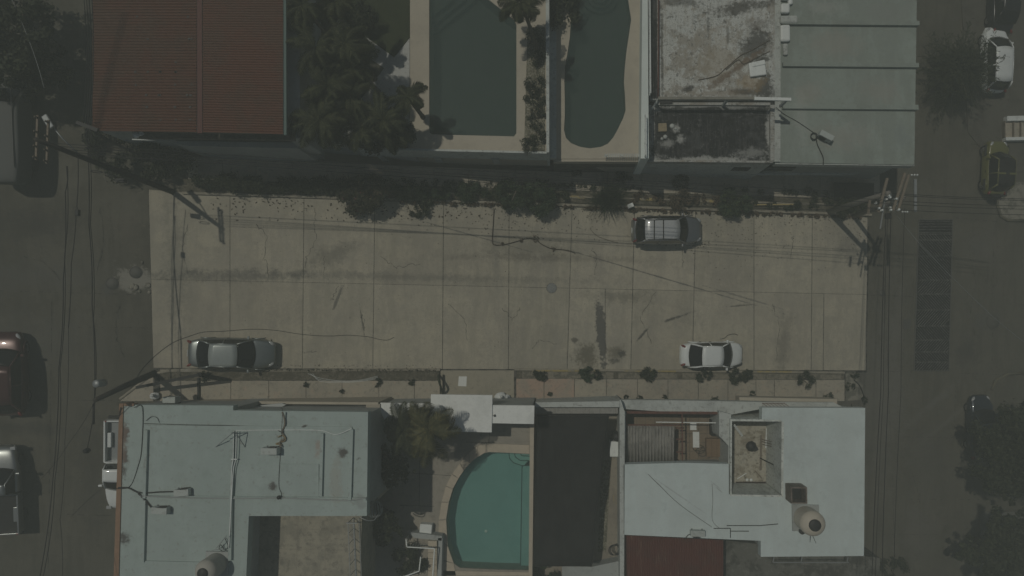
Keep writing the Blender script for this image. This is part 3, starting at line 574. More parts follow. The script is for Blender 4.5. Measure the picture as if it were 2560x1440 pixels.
cable([P(2040,340,z5+.1),P(2043,360,z5+.05),P(2052,380,z5+.05),P(2058,395,z5+.05),P(2058,412,z5+.05)], .03, 'roof_pipe', 'dark pipe dropping from the tilted air conditioner to the roof edge', 'pipe')
cable([P(2035+8*math.cos(a),340+8*math.sin(a),z5+.06+a*.01) for a in [i*.7 for i in range(22)]], .03, 'cable_coil', 'dark coil of pipe beside the tilted air conditioner', 'coil', n=3)
# T4/T5 street side canopies and ledges, cars' shade area
q = MB(); zz = lev(1900,440)+1.9; pslab(q, [(1770,432),(2150,432),(2130,437),(1760,437)], zz, zz-.12); W(q, 'canopy', m_white2, t5)
for a, b_ in ((1835,1878),(1920,1990)):
    q = MB(); z_ = z4-1.5 if a < 1900 else z5-1.2; pslab(q, [(a,412),(b_,413),(b_,420),(a,419)], z_, z_-.9); W(q, 'window', m_glass, t4 if a < 1900 else t5)

# ======== B1 white L-shaped roof ========
z1 = 9.0
b1 = bld('white_roof_house', 600, 1160, 3.2, 'house with L shaped white roof and an orange left edge at the lower left', 'house')
L1 = [(303,1012),(583,1014),(583,1026),(920,1030),(917,1290),(622,1290),(613,1500),(289,1500)]
q = MB(); pslab(q, L1, z1, z1-.55)
st1 = lambda x, y, rx, ry, a=0, amt=.9, c=(.07,.06,.055): (P(x,y,z1), rx, ry, R(a), c, amt, .7)
m_white1 = mat('white_roof_paint', (0.352,0.422,0.403), .75, layers=[(.25,(0.282,0.346,0.329),.4,.75,.6),(1.6,(0.255,0.307,0.286),.5,.8,.45),(7,(0.205,0.244,0.233),.6,.85,.4),(1.2,(0.319,0.381,0.362),.4,.6,.5,(0.888,0.0945,0.9)),(3,(0.193,0.191,0.171),.64,.8,.5)], bump=(12,.25),
   stains_and_shadow=[st1(312,1090,.3,.9),st1(312,1140,.3,.9),st1(310,1180,.25,.5),st1(309,1345,.4,.5),st1(857,1130,.35,.33),st1(682,1215,.3,.35),st1(897,1146,.15,.1,30),st1(762,1065,.16,.08,20),st1(310,1110,.3,1.8,0,.6,(.2,.14,.11)),st1(840,1200,.4,1.6,0,.35,(.3,.27,.22)),st1(900,1250,.4,.5,0,.4,(.2,.2,.2)),st1(795,1115,.25,.6,0,.5,(.3,.2,.16))])
W(q, 'roof', m_white1, b1)
L1i = [(312,1020),(575,1022),(575,1034),(908,1040),(905,1280),(612,1280),(604,1500),(300,1500)]
q = MB(); pslab(q, L1i, z1-.5, -1); W(q, 'wall', m_wall, b1)
q = MB(); pslab(q, [(298,1009),(308,1009),(295,1500),(282,1500)], z1+.06, z1-.9); W(q, 'roof_edge', m_orange, b1)
q = MB(); pslab(q, [(309,1009),(334,1009),(334,1015),(309,1015)], z1+.07, z1-.3); W(q, 'roof_edge', m_orange, b1)
def rib(pts, h=.12, wd=.16, z=z1, m=None, par=None, nm='roof_rib'):
    q = MB()
    for a, b_ in zip(pts[:-1], pts[1:]): q.bar(P(*a, z+h/2), P(*b_, z+h/2), wd, h)
    return W(q, nm, m or m_white1, par or b1)
rib([(362,1068),(880,1072)], .06, .22); rib([(367,1075),(362,1245)], .16); rib([(362,1250),(358,1405)], .16); rib([(581,1080),(576,1400)], .18)
rib([(806,1083),(802,1240)], .16); rib([(880,1073),(875,1250)], .16); rib([(360,1242),(915,1247)], .08, .14); rib([(796,1160),(796,1245)], .06, .05); rib([(360,1405),(575,1410)], .08, .14)
rib([(355,1018),(355,1068)], .05, .12); rib([(700,1161),(796,1161)], .05, .04)
# front garden wall and lower frontage
q = MB(); zl = lev(650, 1003)+1.5
q.prism([P(x,y,zl) for x, y in ((400,1001),(945,1006),(945,1012),(400,1008))], [P(x,y,zl)-Vector((0,0,4)) for x, y in ((400,1001),(945,1006),(945,1012),(400,1008))]); W(q, 'front_wall', m_deck, b1)
q = MB(); pslab(q, [(585,1010),(915,1014),(915,1060),(585,1060)], zl-.6, zl-3); W(q, 'porch_floor', m_wall, b1)
q = MB(); pslab(q, [(600,1018),(705,1008),(715,1012),(675,1030)], zl+.3, zl+.15); W(q, 'canopy', m_galv, b1)
q = MB(); q.bar(P(748,1024,zl+.4), P(865,1026,zl+.4), .08, .05); W(q, 'lintel', m_whm, b1)
q = MB(); pslab(q, [(915,1009),(950,1010),(945,1250),(914,1250)], 5.0, 1); W(q, 'side_terrace', mat('beige_side_terrace', (.34,.31,.25), layers=[(1,(.24,.23,.19),.4,.7,.7),(5,(.1,.1,.09),.6,.8,.5)]), b1)
# patio inside the L
zp = 6.6
q = MB(); pslab(q, [(600,1270),(905,1270),(900,1500),(600,1500)], zp, zp-3); W(q, 'patio_floor', m_patio, b1)
q = MB()
for a, b_ in [((745,1290),(740,1440)),((815,1290),(812,1440)),((700,1322),(885,1326)),((695,1372),(885,1376)),((640,1372),(700,1372)),((885,1290),(880,1440))]:
    q.bar(P(*a, zp+.001), P(*b_, zp+.001), .02, .004)
W(q, 'tile_joints', m_courtfl, b1)
q = MB(); a = P(884,1294,zp); b_ = P(893,1500,zp)
for t in (0, .33): 
    q.bar(a+Vector((t,0,1)), b_+Vector((t,0,1)), .03); q.bar(a+Vector((t,0,.1)), b_+Vector((t,0,.1)), .03)
for i in range(34):
    p = a.lerp(b_, i/34); q.bar(p+Vector((0,0,1)), p+Vector((.33,-.2,1)), .012)
for i in range(8): p = a.lerp(b_, i/8); q.bar(p, p+Vector((0,0,1)), .025)
q.bar(a+Vector((-.1,0,1)), a+Vector((.5,0,1)), .05)
q.build('railing', m_galv, label='pale railing with slanted bars on the right side of the tiled patio', cat='railing')
# rooftop things
ac_unit(683, 1124, z1, R(180), 'white air conditioner at the centre of the L shaped white roof', (.85,.34,.5))
ac_unit(462, 1228, z1, R(185), 'white air conditioner lying above its twin on the left of the white roof', (.8,.36,.32))
ac_unit(409, 1272, z1, R(178), 'lower left white air conditioner on the white roof', (.85,.34,.38))
zt1 = zl+.9
e = ac_unit(438, 997, 6.2, 0, 'white air conditioner hung on the street wall left of the white roof', (.75,.34,.6))
q = MB(); q.box((0,-.3,.0), (.7,.4,.05)); q.build('bracket', m_dark, e)
cable([P(706,1030,z1+.3),P(711,1045,z1+.12),P(712,1062,z1+.1),P(706,1080,z1+.08),P(712,1095,z1+.08),P(700,1105,z1+.08),P(702,1118,z1+.2)], .045, 'roof_pipe', 'wrapped pipe from the street edge to the central air conditioner', 'pipe', m_wood)
cable([P(695,1093,z1+.05),P(703,1089,z1+.1),P(713,1093,z1+.1),P(712,1102,z1+.1),P(700,1106,z1+.05),P(690,1110,z1+.05),P(705,1112,z1+.1)], .03, 'cable_coil', 'tan coil of cable beside the central air conditioner', 'coil', mat('tan_cable', (.25,.19,.1)))
cable([P(701,1020,zl+1.0),P(706,1030,z1+.02),P(701,1130,z1+.02),P(697,1210,z1+.02),P(704,1235,z1+.02),P(698,1243,z1+.05)], .014, 'roof_cable', 'thin dark cable running down from the central air conditioner')
cable([P(360,1059,z1+.03),P(470,1062,z1+.03),P(580,1064,z1+.03),P(672,1069,z1+.03),P(702,1080,z1+.04)], .018, 'roof_cable', 'dark cable along the top rib of the white roof')
cable([P(590,1076,z1+.05),P(700,1075,z1+.05),P(800,1076,z1+.05),P(840,1086,z1+.05),P(880,1071,z1+.1)], .022, 'roof_pipe', 'white pipe along the upper right of the white roof', 'pipe', m_whm)
cable([P(335,1019,z1+.1),P(356,1020,z1+.05),P(354,1120,z1+.03),P(345,1165,z1+.03),P(325,1215,z1+.03),P(290,1222,z1+.2)], .018, 'roof_cable', 'black cable curving down the left side of the white roof')
cable([P(296,1219,z1+.15),P(320,1220,z1+.1),P(350,1232,z1+.08),P(400,1230,z1+.06),P(440,1229,z1+.15)], .04, 'roof_pipe', 'wrapped pipe leading to the upper of the two left air conditioners', 'pipe', m_dark)
cable([P(345,1233,z1+.05),P(362,1250,z1+.1),P(378,1268,z1+.08),P(388,1275,z1+.2)], .045, 'roof_pipe', 'short wrapped pipe leading to the lower left air conditioner', 'pipe', m_dark)
cable([P(350,1240,z1+.14),P(480,1245,z1+.12),P(620,1246,z1+.12),P(700,1245,z1+.12),P(800,1249,z1+.12),P(870,1251,z1+.12),P(917,1244,z1+.1)], .03, 'roof_pipe', 'long grey pipe crossing the white roof', 'pipe', m_galv)
q = MB(); q.lathe(P(698,1243,z1+.15), [(.1,0),(.1,.1),(.02,.12)], 10); q.build('pipe_valve', m_dark, label='dark valve on the long grey pipe', cat='valve')
# double white water pipes with A-frame feet
q = MB()
for dx in (0, 7): q.tube(sm([P(584+dx,1078,z1+.25),P(583+dx*.9,1145,z1+.22),P(579+dx*.6,1180,z1+.2),P(577,1280,z1+.2),P(572,1370,z1+.25)]), .025, 6)
q.bar(P(578,1148,z1+.2), P(593,1148,z1+.2), .05)
q.build('water_pipes', m_whm, label='pair of white water pipes running down the middle of the white roof', cat='pipe')
q = MB(); t = P(587,1078,z1+.9)
for x, y in ((540,1117),(613,1118),(577,1085)): q.bar(P(x,y,z1), t, .035)
q.build('antenna_stand', m_galv, label='thin tripod antenna stand near the top of the white roof', cat='antenna')
cable([P(365,1052,z1+.05),P(378,1042,z1+.05),P(392,1044,z1+.04),P(398,1056,z1+.03)], .014, 'roof_cable', 'small loose loop of wire at the upper left of the white roof')
def tank(px, py, z, r, h, label, m=m_tank):
    e = empty('water_tank', P(px,py,z), label, 'water tank', 'beige roof water tanks')
    q = MB(); prof = [(r*.98,0)]
    for i in range(12):
        zz = h*.72*i/12; prof += [(r*(1.0 if i % 2 else .985), zz+.02)]
    prof += [(r,h*.74),(r*.97,h*.8),(r*.8,h*.9),(r*.52,h*.97),(r*.40,h*.99)]
    q.lathe((0,0,.1), prof, 36); q.build('tank_body', m, e)
    q = MB(); q.lathe((0,0,.1+h*.985), [(r*.47,0),(r*.48,.05),(r*.43,.09),(r*.1,.11)], 28); q.build('lid', m_blk, e)
    q = MB(); q.box((0,0,.05), (r*2.15,r*2.15,.1)); q.build('base_slab', m_wall, e)
    return e
tank(544, 1407, z1, .56, 1.42, 'ribbed beige water tank at the bottom of the L shaped white roof', mat('grey_beige_tank_plastic', (.38,.37,.33), .6, layers=[(2,(.28,.27,.24),.5,.8,.5)]))
cable([P(560,1375,z1+.1),P(552,1362,z1+.2),P(548,1372,z1+.3),P(560,1378,z1+.25),P(570,1366,z1+.2),P(562,1345,z1+.1)], .02, 'hose_loops', 'dark hose loops above the beige tank at the bottom left', 'hose')
q = MB(); q.bar(P(540,1372,z1+.3), P(566,1340,z1+.5), .03); q.bar(P(530,1376,z1+.3), P(562,1372,z1+.35), .03); q.build('pipe_rack', m_galv, label='small pipe frame above the beige tank at the bottom left', cat='pipe')

# ======== B2 pool court ========
zc_ = 2.0
b2 = bld('pool_court', 1200, 1200, 0, 'walled court with the teal D shaped pool', 'terrace')
pd = [(1228,1129),(1326,1136),(1322,1426),(1236,1424),(1150,1420),(1136,1410),(1126,1392),(1119,1365),(1115,1330),(1116,1295),(1122,1255),(1132,1222),(1146,1196),(1160,1175),(1175,1158),(1190,1145),(1207,1134)]
q = MB(); hole_slab(q, [(942,1050),(1334,1050),(1330,1500),(935,1500)], [pd], zc_, zc_-3.2); W(q, 'court_floor', mat('court_paving', (.30,.28,.235), .9, layers=[(.5,(.23,.215,.185),.4,.7,.6),(3,(.14,.135,.11),.55,.8,.5),(25,(.18,.17,.15),.5,.8,.3)]), b2)
cop = [(1105,1440),(1102,1400),(1096,1350),(1097,1300),(1104,1255),(1115,1215),(1130,1185),(1150,1158),(1172,1132),(1195,1115),(1215,1109),(1327,1113)]
inn = [(1140,1440),(1134,1408),(1119,1365),(1115,1298),(1122,1255),(1132,1222),(1146,1196),(1160,1175),(1175,1158),(1190,1145),(1215,1130),(1327,1134)]
q = MB()
for i in range(len(cop)-1):
    g = .03
    a, b_, c, d = [P(*p, zc_+.05) for p in (cop[i], cop[i+1], inn[i+1], inn[i])]
    q.prism([a.lerp(b_, g), b_.lerp(a, g), c.lerp(d, g), d.lerp(c, g)], [v-Vector((0,0,.15)) for v in (a.lerp(b_, g), b_.lerp(a, g), c.lerp(d, g), d.lerp(c, g))])
W(q, 'pool_coping', m_coping, b2)
q = MB(); pslab(q, [(1100,1427),(1326,1431),(1326,1439),(1100,1439)], zc_+.05, zc_-.1); pslab(q, [(1325,1060),(1335,1060),(1330,1500),(1321,1500)], zc_+.35, zc_-2); W(q, 'pool_edge_wall', m_coping, b2)
q = MB(); pslab(q, pd, zc_-1.2, zc_-2); W(q, 'pool_floor', m_poolfl, b2)
q = MB(); pslab(q, [(1305,1170),(1330,1140),(1330,1430),(1300,1430)], zc_-.8, zc_-1.3); W(q, 'pool_bench', m_poolfl, b2)
for k, pts in enumerate([[(1272,1130),(1274,1146),(1284,1157),(1305,1164),(1330,1164),(1330,1130)], [(1286,1130),(1288,1142),(1300,1151),(1330,1152),(1330,1130)], [(1299,1130),(1304,1139),(1330,1141),(1330,1130)]]):
    q = MB(); pslab(q, pts, zc_-.8+.22*k, zc_-1.6); W(q, 'pool_step', m_poolst, b2)
    q = MB()
    for a, b_ in zip(pts[:-2], pts[1:-1]): q.bar(P(*a, zc_-.79+.22*k), P(*b_, zc_-.79+.22*k), .05, .02)
    if k == 0:
        q.bar(P(1305,1164,zc_-.79), P(1301,1428,zc_-.79), .05, .02)
    W(q, 'tile_line', m_line, b2)
pw = [P(*p, zc_-.12) for p in pd]; q = MB(); q.add(ccw(pw), [tuple(range(len(pw)))]); W(q, 'water', m_water, b2)
q = MB(); q.lathe(P(1215,1328,zc_-1.2), [(.1,0),(.1,.02),(.02,.03)], 12); W(q, 'pool_drain', m_whp, b2)
q = MB()
for a, b_ in [((1224,1082),(1222,1108)),((1165,1105),(1240,1107)),((1020,1182),(1140,1190)),((1050,1080),(1048,1265)),((1000,1263),(1085,1266))]: q.bar(P(*a, zc_+.002), P(*b_, zc_+.002), .03, .008)
W(q, 'floor_joints', m_gap, b2)['kind'] = 'stuff'
# flat white roofs of the gateway
zg = lev(1150,1000)+4.1
g = bld('gateway_roof', 1155, 1030, zg, 'white flat slab roofs in a row over the street gate of the pool court', 'canopy')
q = MB(); pslab(q, [(1077,986),(1231,988),(1229,1081),(1077,1078)], zg, zg-.22); W(q, 'roof', m_slab, g)
q = MB(); pslab(q, [(1231,1013),(1336,1014),(1335,1060),(1229,1058)], zg-.10, zg-.3); W(q, 'roof', m_slab, g)
q = MB(); pslab(q, [(951,1007),(1080,1009),(1080,1053),(963,1053),(951,1030)], zg-.12, zg-.32); W(q, 'roof', m_slab, g)
q = MB(); pslab(q, [(960,1010),(1330,1016),(1330,1022),(960,1018)], zg-.35, zg-6); W(q, 'wall', m_wall, g)
q = MB(); q.box(P(1236,1039,zg+.0), (.12,.1,.08), .4); W(q, 'roof_vent', m_dark, g)
q = MB(); pslab(q, [(1050,1310),(1080,1312),(1078,1338),(1048,1336)], zc_+.5, zc_); q.build('pump_box', m_whp, bevel=.02, label='white square box on the paving left of the D shaped pool', cat='box')
# stairs and railings at lower left of court
q = MB()
for i in range(6):
    pslab(q, [(1070,1352+i*15),(1092,1353+i*15),(1092,1367+i*15),(1070,1366+i*15)], zc_+.9-.17*i, zc_-2)
q.build('stairs', m_coping, label='beige stairs descending left of the D shaped pool', cat='stairs')
q = MB(); pslab(q, [(1020,1330),(1105,1340),(1104,1352),(1035,1345)], zc_+.7, zc_-.2); pslab(q, [(1095,1345),(1106,1345),(1102,1500),(1092,1500)], zc_+.7, zc_-.2); q.build('stair_wall', m_wall, label='low grey wall around the head of the stairs', cat='wall')
def rail(pts, h, n, label, m=m_whm, pw_=.045, grp=None):
    q = MB()
    for a, b_ in zip(pts[:-1], pts[1:]):
        a = Vector(a); b_ = Vector(b_); up = Vector((0,0,h)); q.bar(a+up, b_+up, .06, .05)
        k = max(2, int((b_-a).length/n))
        for i in range(k+1): p = a.lerp(b_, i/k); q.bar(p, p+up, .014)
    return q.build('railing', m, label=label, cat='railing', **({'group': grp} if grp else {}))
rail([P(1022,1338,zc_+.6), P(1024,1357,zc_+.6), P(1092,1361,zc_+.6), P(1086,1450,zc_+.4)], .75, .14, 'white angular railing around the stairs left of the D shaped pool')
rail([P(960,1448,zc_+.6), P(1020,1432,zc_+.6), P(1052,1420,zc_+.6), P(1056,1385,zc_+.6)], .5, .2, 'white railing at the bottom edge beneath the dark bush')

# ======== B3 shaded court ========
z3 = 0.0
b3 = bld('side_court', 1440, 1200, z3, 'narrow brown floored court half covered by black cloth', 'terrace')
q = MB(); pslab(q, [(1330,1010),(1562,1010),(1562,1500),(1326,1500)], z3, z3-2.5); W(q, 'court_floor', m_courtfl, b3)
q = MB(); pslab(q, [(1338,1006),(1549,1003),(1549,1018),(1338,1018)], 2.0, -3); W(q, 'front_wall', m_white2, b3)
q = MB(); pslab(q, [(1338,1018),(1545,1020),(1545,1034),(1338,1034)], 1.6, 1.45); W(q, 'eave', mat('ridged_grey_eave', (.30,.30,.28), layers=[(8,(.15,.15,.14),.5,.7,.8,(3,.3,1))]), b3)
q = MB(); pslab(q, [(1549,1000),(1552,1000),(1562,1030),(1560,1500),(1550,1500),(1549,1160)], 1.9, -3); W(q, 'side_wall', m_white2, b3)
q = MB(); pslab(q, [(1405,1415),(1480,1417),(1560,1400),(1560,1500),(1405,1500)], .9, -2); W(q, 'rear_porch', m_wall, b3)
q = MB(); pslab(q, [(1505,1150),(1528,1150),(1515,1380),(1494,1380)], z3+.02, z3-.1); W(q, 'pebble_border', m_bedst, b3)
# shade cloth: sagging sheet with curved free edge
zsc = 2.3
E_ = [(1523,1040),(1517,1080),(1509,1130),(1504,1180),(1500,1230),(1490,1280),(1487,1330),(1484,1380),(1480,1416)]
Wd = [(1345,1040),(1343,1080),(1342,1130),(1340,1180),(1338,1230),(1337,1280),(1336,1330),(1335,1380),(1334,1416)]
q = MB(); vs = []; fs = []; n = 14
for i, (a, b_) in enumerate(zip(Wd, E_)):
    for k in range(n+1):
        t = k/n; u = i/8; z = zsc-.28*math.sin(math.pi*t)*math.sin(math.pi*u)+.04*math.sin(k*1.9+i*.8)
        vs.append(P(a[0]+(b_[0]-a[0])*t, a[1]+(b_[1]-a[1])*t, z))
for i in range(8):
    for k in range(n): a = i*(n+1)+k; fs.append((a, a+n+1, a+n+2, a+1))
q.add(vs, fs, 0, True); o = q.build('shade_cloth', m_cloth, label='black shade cloth with a curved free edge stretched over the narrow court', cat='shade cloth')
s_ = o.modifiers.new('thick', 'SOLIDIFY'); s_.thickness = .02
q = MB()
q.bar(P(1343,1038,zsc+.02), P(1525,1038,zsc+.02), .05)
q.build('cloth_rope', m_dark, label='dark bar along the street end of the black shade cloth', cat='bar')
q = MB(); q.box(P(1536,1120,z3+.4), (.62,.95,.8)); q.build('white_cabinet', m_whp, bevel=.03, label='white cabinet beside the black shade cloth', cat='cabinet')
q = MB(); q.lathe(P(1540,1087,z3), [(.28,0),(.30,.5),(.28,.9),(.2,1.0),(.03,1.03)], 24); q.build('black_barrel', m_blk, label='round black barrel above the white cabinet', cat='barrel')
q = MB(); q.tube([P(1533+13*math.cos(a)+.4*a,1375+13*math.sin(a),.95+a*.006) for a in [i*.35 for i in range(60)]], .022, 5); q.build('hose_coil', m_cable, label='black hose coiled at the bottom of the narrow court', cat='hose')
q = MB()
for i in range(4): pass
q.bar(P(1534,1232,z3+.02), P(1546,1232,z3+.02), .03); q.bar(P(1534,1232,z3+.02), P(1534,1258,z3+.02), .03); q.bar(P(1534,1258,z3+.02), P(1546,1258,z3+.02), .03); q.bar(P(1546,1232,z3+.02), P(1546,1258,z3+.02), .03)
q.build('floor_frame', m_kerby, label='thin yellowish square frame on the narrow court floor', cat='frame')

# ======== B4 white roof with terrace and sunken yard ========
z6 = 1.9
b4 = bld('white_roof_house', 2040, 1200, -3, 'house with bright white roof around a sunken littered yard at the lower right', 'house')
q = MB()
st2 = lambda x, y, rx, ry, a=0, amt=.5, c=(.28,.3,.29): (P(x,y,z6), rx, ry, R(a), c, amt, .8)
m_white6 = mat('bright_white_roof_paint', (0.549,0.629,0.621), .7, layers=[(.3,(0.47,0.541,0.531),.4,.75,.6),(1.8,(0.408,0.468,0.457),.5,.8,.4),(7,(0.345,0.388,0.375),.6,.85,.35),(1.1,(0.503,0.566,0.555),.4,.6,.5,(0.9,0.115,0.9))], bump=(12,.2), stains_and_shadow=[st2(1640,1205,1,.05,-40,.6),st2(1700,1240,2.6,.05,-34,.5),st2(1788,1212,.5,.04,-40,.7),st2(1795,1222,.5,.04,-40,.7),st2(1960,1100,2,3,0,.2)])
R6 = [(1905,1019),(2163,1020),(2160,1390),(1902,1392),(1902,1352),(1560,1337),(1559,1161),(1707,1157),(1822,1160),(1822,1236),(1957,1243),(1960,1060),(1952,1050),(1905,1049)]
pslab(q, R6, z6, z6-.6); W(q, 'roof', m_white6, b4)
q = MB(); pslab(q, [(1962,1028),(2152,1028),(2150,1382),(1912,1382),(1912,1342),(1568,1328),(1568,1170),(1815,1168),(1815,1242),(1962,1250)], z6-.55, -8); W(q, 'wall', m_wall, b4)
# street-side parapet and canopy
q = MB(); pslab(q, [(1551,1000),(1700,1001),(1905,1005),(1905,1022),(1830,1036),(1700,1032),(1553,1022)], z6-.9, z6-1.6); W(q, 'street_canopy', m_white2, b4)
q = MB(); pslab(q, [(1848,993),(2093,998),(2093,1017),(2080,1017),(2080,1006),(1860,1002),(1860,1016),(1850,1016)], z6-1.6, z6-2.6); W(q, 'balcony_wall', m_deck, b4)
q = MB(); pslab(q, [(1885,1005),(2085,1006),(2105,1017),(1885,1020)], z6-1.2, z6-1.5); W(q, 'street_canopy', m_white2, b4)
q = MB(); pslab(q, [(1860,1002),(2080,1006),(2080,1012),(1860,1012)], z6-2.7, -6); W(q, 'lower_wall', m_wall, b4)
q = MB()
for i in range(7): q.bar(P(1906+i*9,1008,z6-1.15), P(1918+i*9,1016,z6-1.15), .03)
q.bar(P(1905,1008,z6-1.15), P(1962,1008,z6-1.15), .03); W(q, 'grille', m_rust, b4)
# open terrace
zq = z6-2.9
q = MB(); pslab(q, [(1560,1022),(1825,1026),(1825,1170),(1560,1175)], zq, zq-3); W(q, 'terrace_floor', m_tilefl, b4)
q = MB()
for x in range(1570,1830,22): q.bar(P(x,1030,zq+.001), P(x,1165,zq+.001), .02, .006)
for y in range(1040,1170,22): q.bar(P(1565,y,zq+.001), P(1822,y,zq+.001), .02, .006)
W(q, 'tile_joints', m_gap, b4)
q = MB(); pslab(q, [(1798,1028),(1828,1036),(1828,1240),(1821,1240),(1821,1114),(1798,1090)], z6-.35, -5); W(q, 'dividing_wall', m_white2, b4)
q = MB(); pslab(q, [(1553,1022),(1565,1030),(1562,1165),(1553,1180)], z6-.6, -5); W(q, 'dividing_wall', m_white2, b4)
q = MB(); pslab(q, [(1565,1028),(1800,1030),(1800,1036),(1565,1034)], z6-.8, -5); W(q, 'dividing_wall', m_rust, b4)
# sunken yard
zy = z6-3.0
q = MB(); pslab(q, [(1815,1040),(1970,1040),(1970,1255),(1815,1255)], zy, zy-2); W(q, 'yard_floor', mat('littered_yard_floor', (.40,.38,.31), layers=[(1.4,(.2,.17,.12),.45,.65,.7),(6,(.1,.085,.06),.55,.75,.8),(3,(.38,.37,.32),.5,.7,.5)], bump=(10,.8)), b4)
q = MB()
pslab(q, [(1826,1048),(1830,1048),(1829,1236),(1826,1236)], z6-.05, zy-1); pslab(q, [(1830,1048),(1955,1049),(1955,1054),(1830,1053)], z6-.04, zy-1); pslab(q, [(1954,1054),(1960,1056),(1958,1243),(1953,1236)], z6+.05, zy-1); pslab(q, [(1826,1236),(1953,1238),(1957,1243),(1826,1240)], z6+.04, zy-1)
W(q, 'yard_wall', mat('mossy_grey_plaster', (.62,.66,.62), layers=[(1.2,(.40,.43,.40),.45,.7,.7,(1,1,.4)),(7,(.14,.13,.11),.56,.75,.7)], bump=(10,.7)), b4)
q = MB(); pslab(q, [(1840,1205),(1915,1205),(1915,1228),(1840,1226)], zy+.08, zy-.1); W(q, 'burnt_patch', mat('burnt_earth', (.05,.035,.028), layers=[(4,(.02,.015,.012),.4,.6,.8)], bump=(8,1)), b4)
# rear balcony ironwork
q = MB(); q.bar(P(1932,1406,z6-1.6), P(2122,1406,z6-1.6), .05)
for x in (1935,2005,2120): q.bar(P(x,1392,z6-1.6), P(x-3,1406,z6-1.6), .05)
W(q, 'awning_frame', m_galv, b4)
q = MB(); pslab(q, [(1808,1350),(2200,1395),(2200,1500),(1808,1500)], z6-3.2, -8); W(q, 'rear_yard', mat('dark_rear_yard', (.12,.12,.105), layers=[(.8,(.05,.05,.042),.42,.6,.8),(3,(.2,.2,.18),.55,.7,.5)]), b4)
# boards, drums, plank litter
def junk(name, a, b_, w_, h_, m, label, cat='plank', grp=None):
    q = MB(); q.bar(a, b_, w_, h_); return q.build(name, m, label=label, cat=cat, **({'group': grp} if grp else {}))
junk('plank', P(1835,1062,zy+1.0), P(1856,1090,zy+.1), .14, .05, m_whm, 'pale board leaning in the upper left corner of the sunken yard')
junk('plank', P(1903,1088,zy+.05), P(1902,1175,zy+.05), .12, .05, m_wood, 'long board lying along the right side of the sunken yard')
junk('plank', P(1917,1070,zy+.08), P(1915,1120,zy+.08), .1, .05, m_whm, 'pale board against the right wall of the sunken yard')
junk('plank', P(1900,1145,zy+.1), P(1940,1165,z6-1.2), .05, .05, m_dark, 'dark bar leaning across the right wall of the sunken yard')
junk('plank', P(1888,1178,zy+.1), P(1905,1196,zy+.5), .06, .05, m_wood, 'short stick leaning by the burnt patch')
junk('plank', P(1843,1197,zy+.1), P(1866,1183,zy+.25), .05, .04, m_whm, 'thin pale stick lying above the burnt patch')
for k in range(3): junk('reinforcing_bar', P(1905,1098+k*6,zy+.2), P(1935,1106+k*6,zy+1.4), .025, .025, m_rust, ['uppermost','middle','lowest'][k]+' of three thin steel rods leaning on the right yard wall', 'rod', 'steel rods leaning in the sunken yard')
q = MB(); q.lathe(P(1878,1116,zy), [(.35,.0),(.33,.1),(.2,.22),(.05,.25)], 9); q.box(P(1888,1122,zy+.1), (.3,.25,.2), .5); q.build('rubbish_heap', m_blk, label='black heap of rubbish in the middle of the sunken yard', cat='heap')
for x, y in ((1867,1199),(1877,1199)):
    q = MB(); q.lathe(P(x,y,zy+.1), [(.1,0),(.1,.12),(.02,.14)], 10); q.build('paint_can', m_whp, label=('left' if x < 1870 else 'right')+' one of two small white cans on the burnt patch', cat='can', group='white cans on the burnt patch')
# terrace things
e = bld('corrugated_awning', 1625, 1113, z6-1.5, 'grey corrugated sheet awning over the left half of the brown terrace', 'awning')
A = P(1563,1064,z6-.9); B = P(1685,1066,z6-.9); C_ = P(1561,1162,z6-1.25); D = P(1683,1165,z6-1.25)
n = 15*8; vs = []; fs = []
for i in range(n+1):
    t = i/n; dz = .10*math.cos(t*15*2*math.pi)
    for k in range(2): vs.append((A.lerp(B, t)).lerp(C_.lerp(D, t), k)+Vector((0,0,dz)))
for i in range(n): fs.append((i*2, i*2+1, i*2+3, i*2+2))
q = MB(); q.add(vs, fs, 0, True); o = W(q, 'corrugated_sheet', m_fibre, e); s_ = o.modifiers.new('t','SOLIDIFY'); s_.thickness = .012
q = MB()
for a, b_ in (((1566,1062),(1700,1063)),((1705,1030),(1706,1166)),((1685,1160),(1708,1166)),((1566,1035),(1566,1062)),((1690,1070),(1706,1070)),((1690,1098),(1706,1098)),((1690,1130),(1706,1130))): q.bar(P(*a, z6-1.0), P(*b_, z6-1.0), .07, .06)
for x, y in ((1567,1062),(1705,1034),(1706,1164)): t = P(x,y,z6-1.0); q.bar((t.x,t.y,zq), t, .06)
W(q, 'steel_frame', m_rust, e)
q = MB(); q.box(P(1733,1066,zq+.05), (.4,.45,.1)); q.box(P(1740,1099,zq+.04), (.4,1.0,.08)); q.build('white_boards', m_whp, label='white boards lying on the brown terrace floor', cat='board')
cable([P(1742+13*math.cos(i*.8)+i*.9,1116+9*math.sin(i*.8)+i*.9,zq+.05) for i in range(26)], .02, 'cable_tangle', 'dark tangle of hose on the brown terrace floor', 'hose', n=4)
q = MB(); q.box(P(1787,1068,zq+.3), (.6,1.0,.6)); q.build('stove', m_dark, bevel=.03, label='dark stove against the right wall of the brown terrace', cat='stove')
q = MB(); q.lathe(P(1787,1063,zq+.6), [(.2,0),(.22,.05),(.12,.06),(.1,.02)], 20); q.lathe(P(1787,1078,zq+.6), [(.15,0),(.16,.05),(.1,.06)], 20); q.build('pan', m_galv, label='round metal pan on the dark stove', cat='pan')
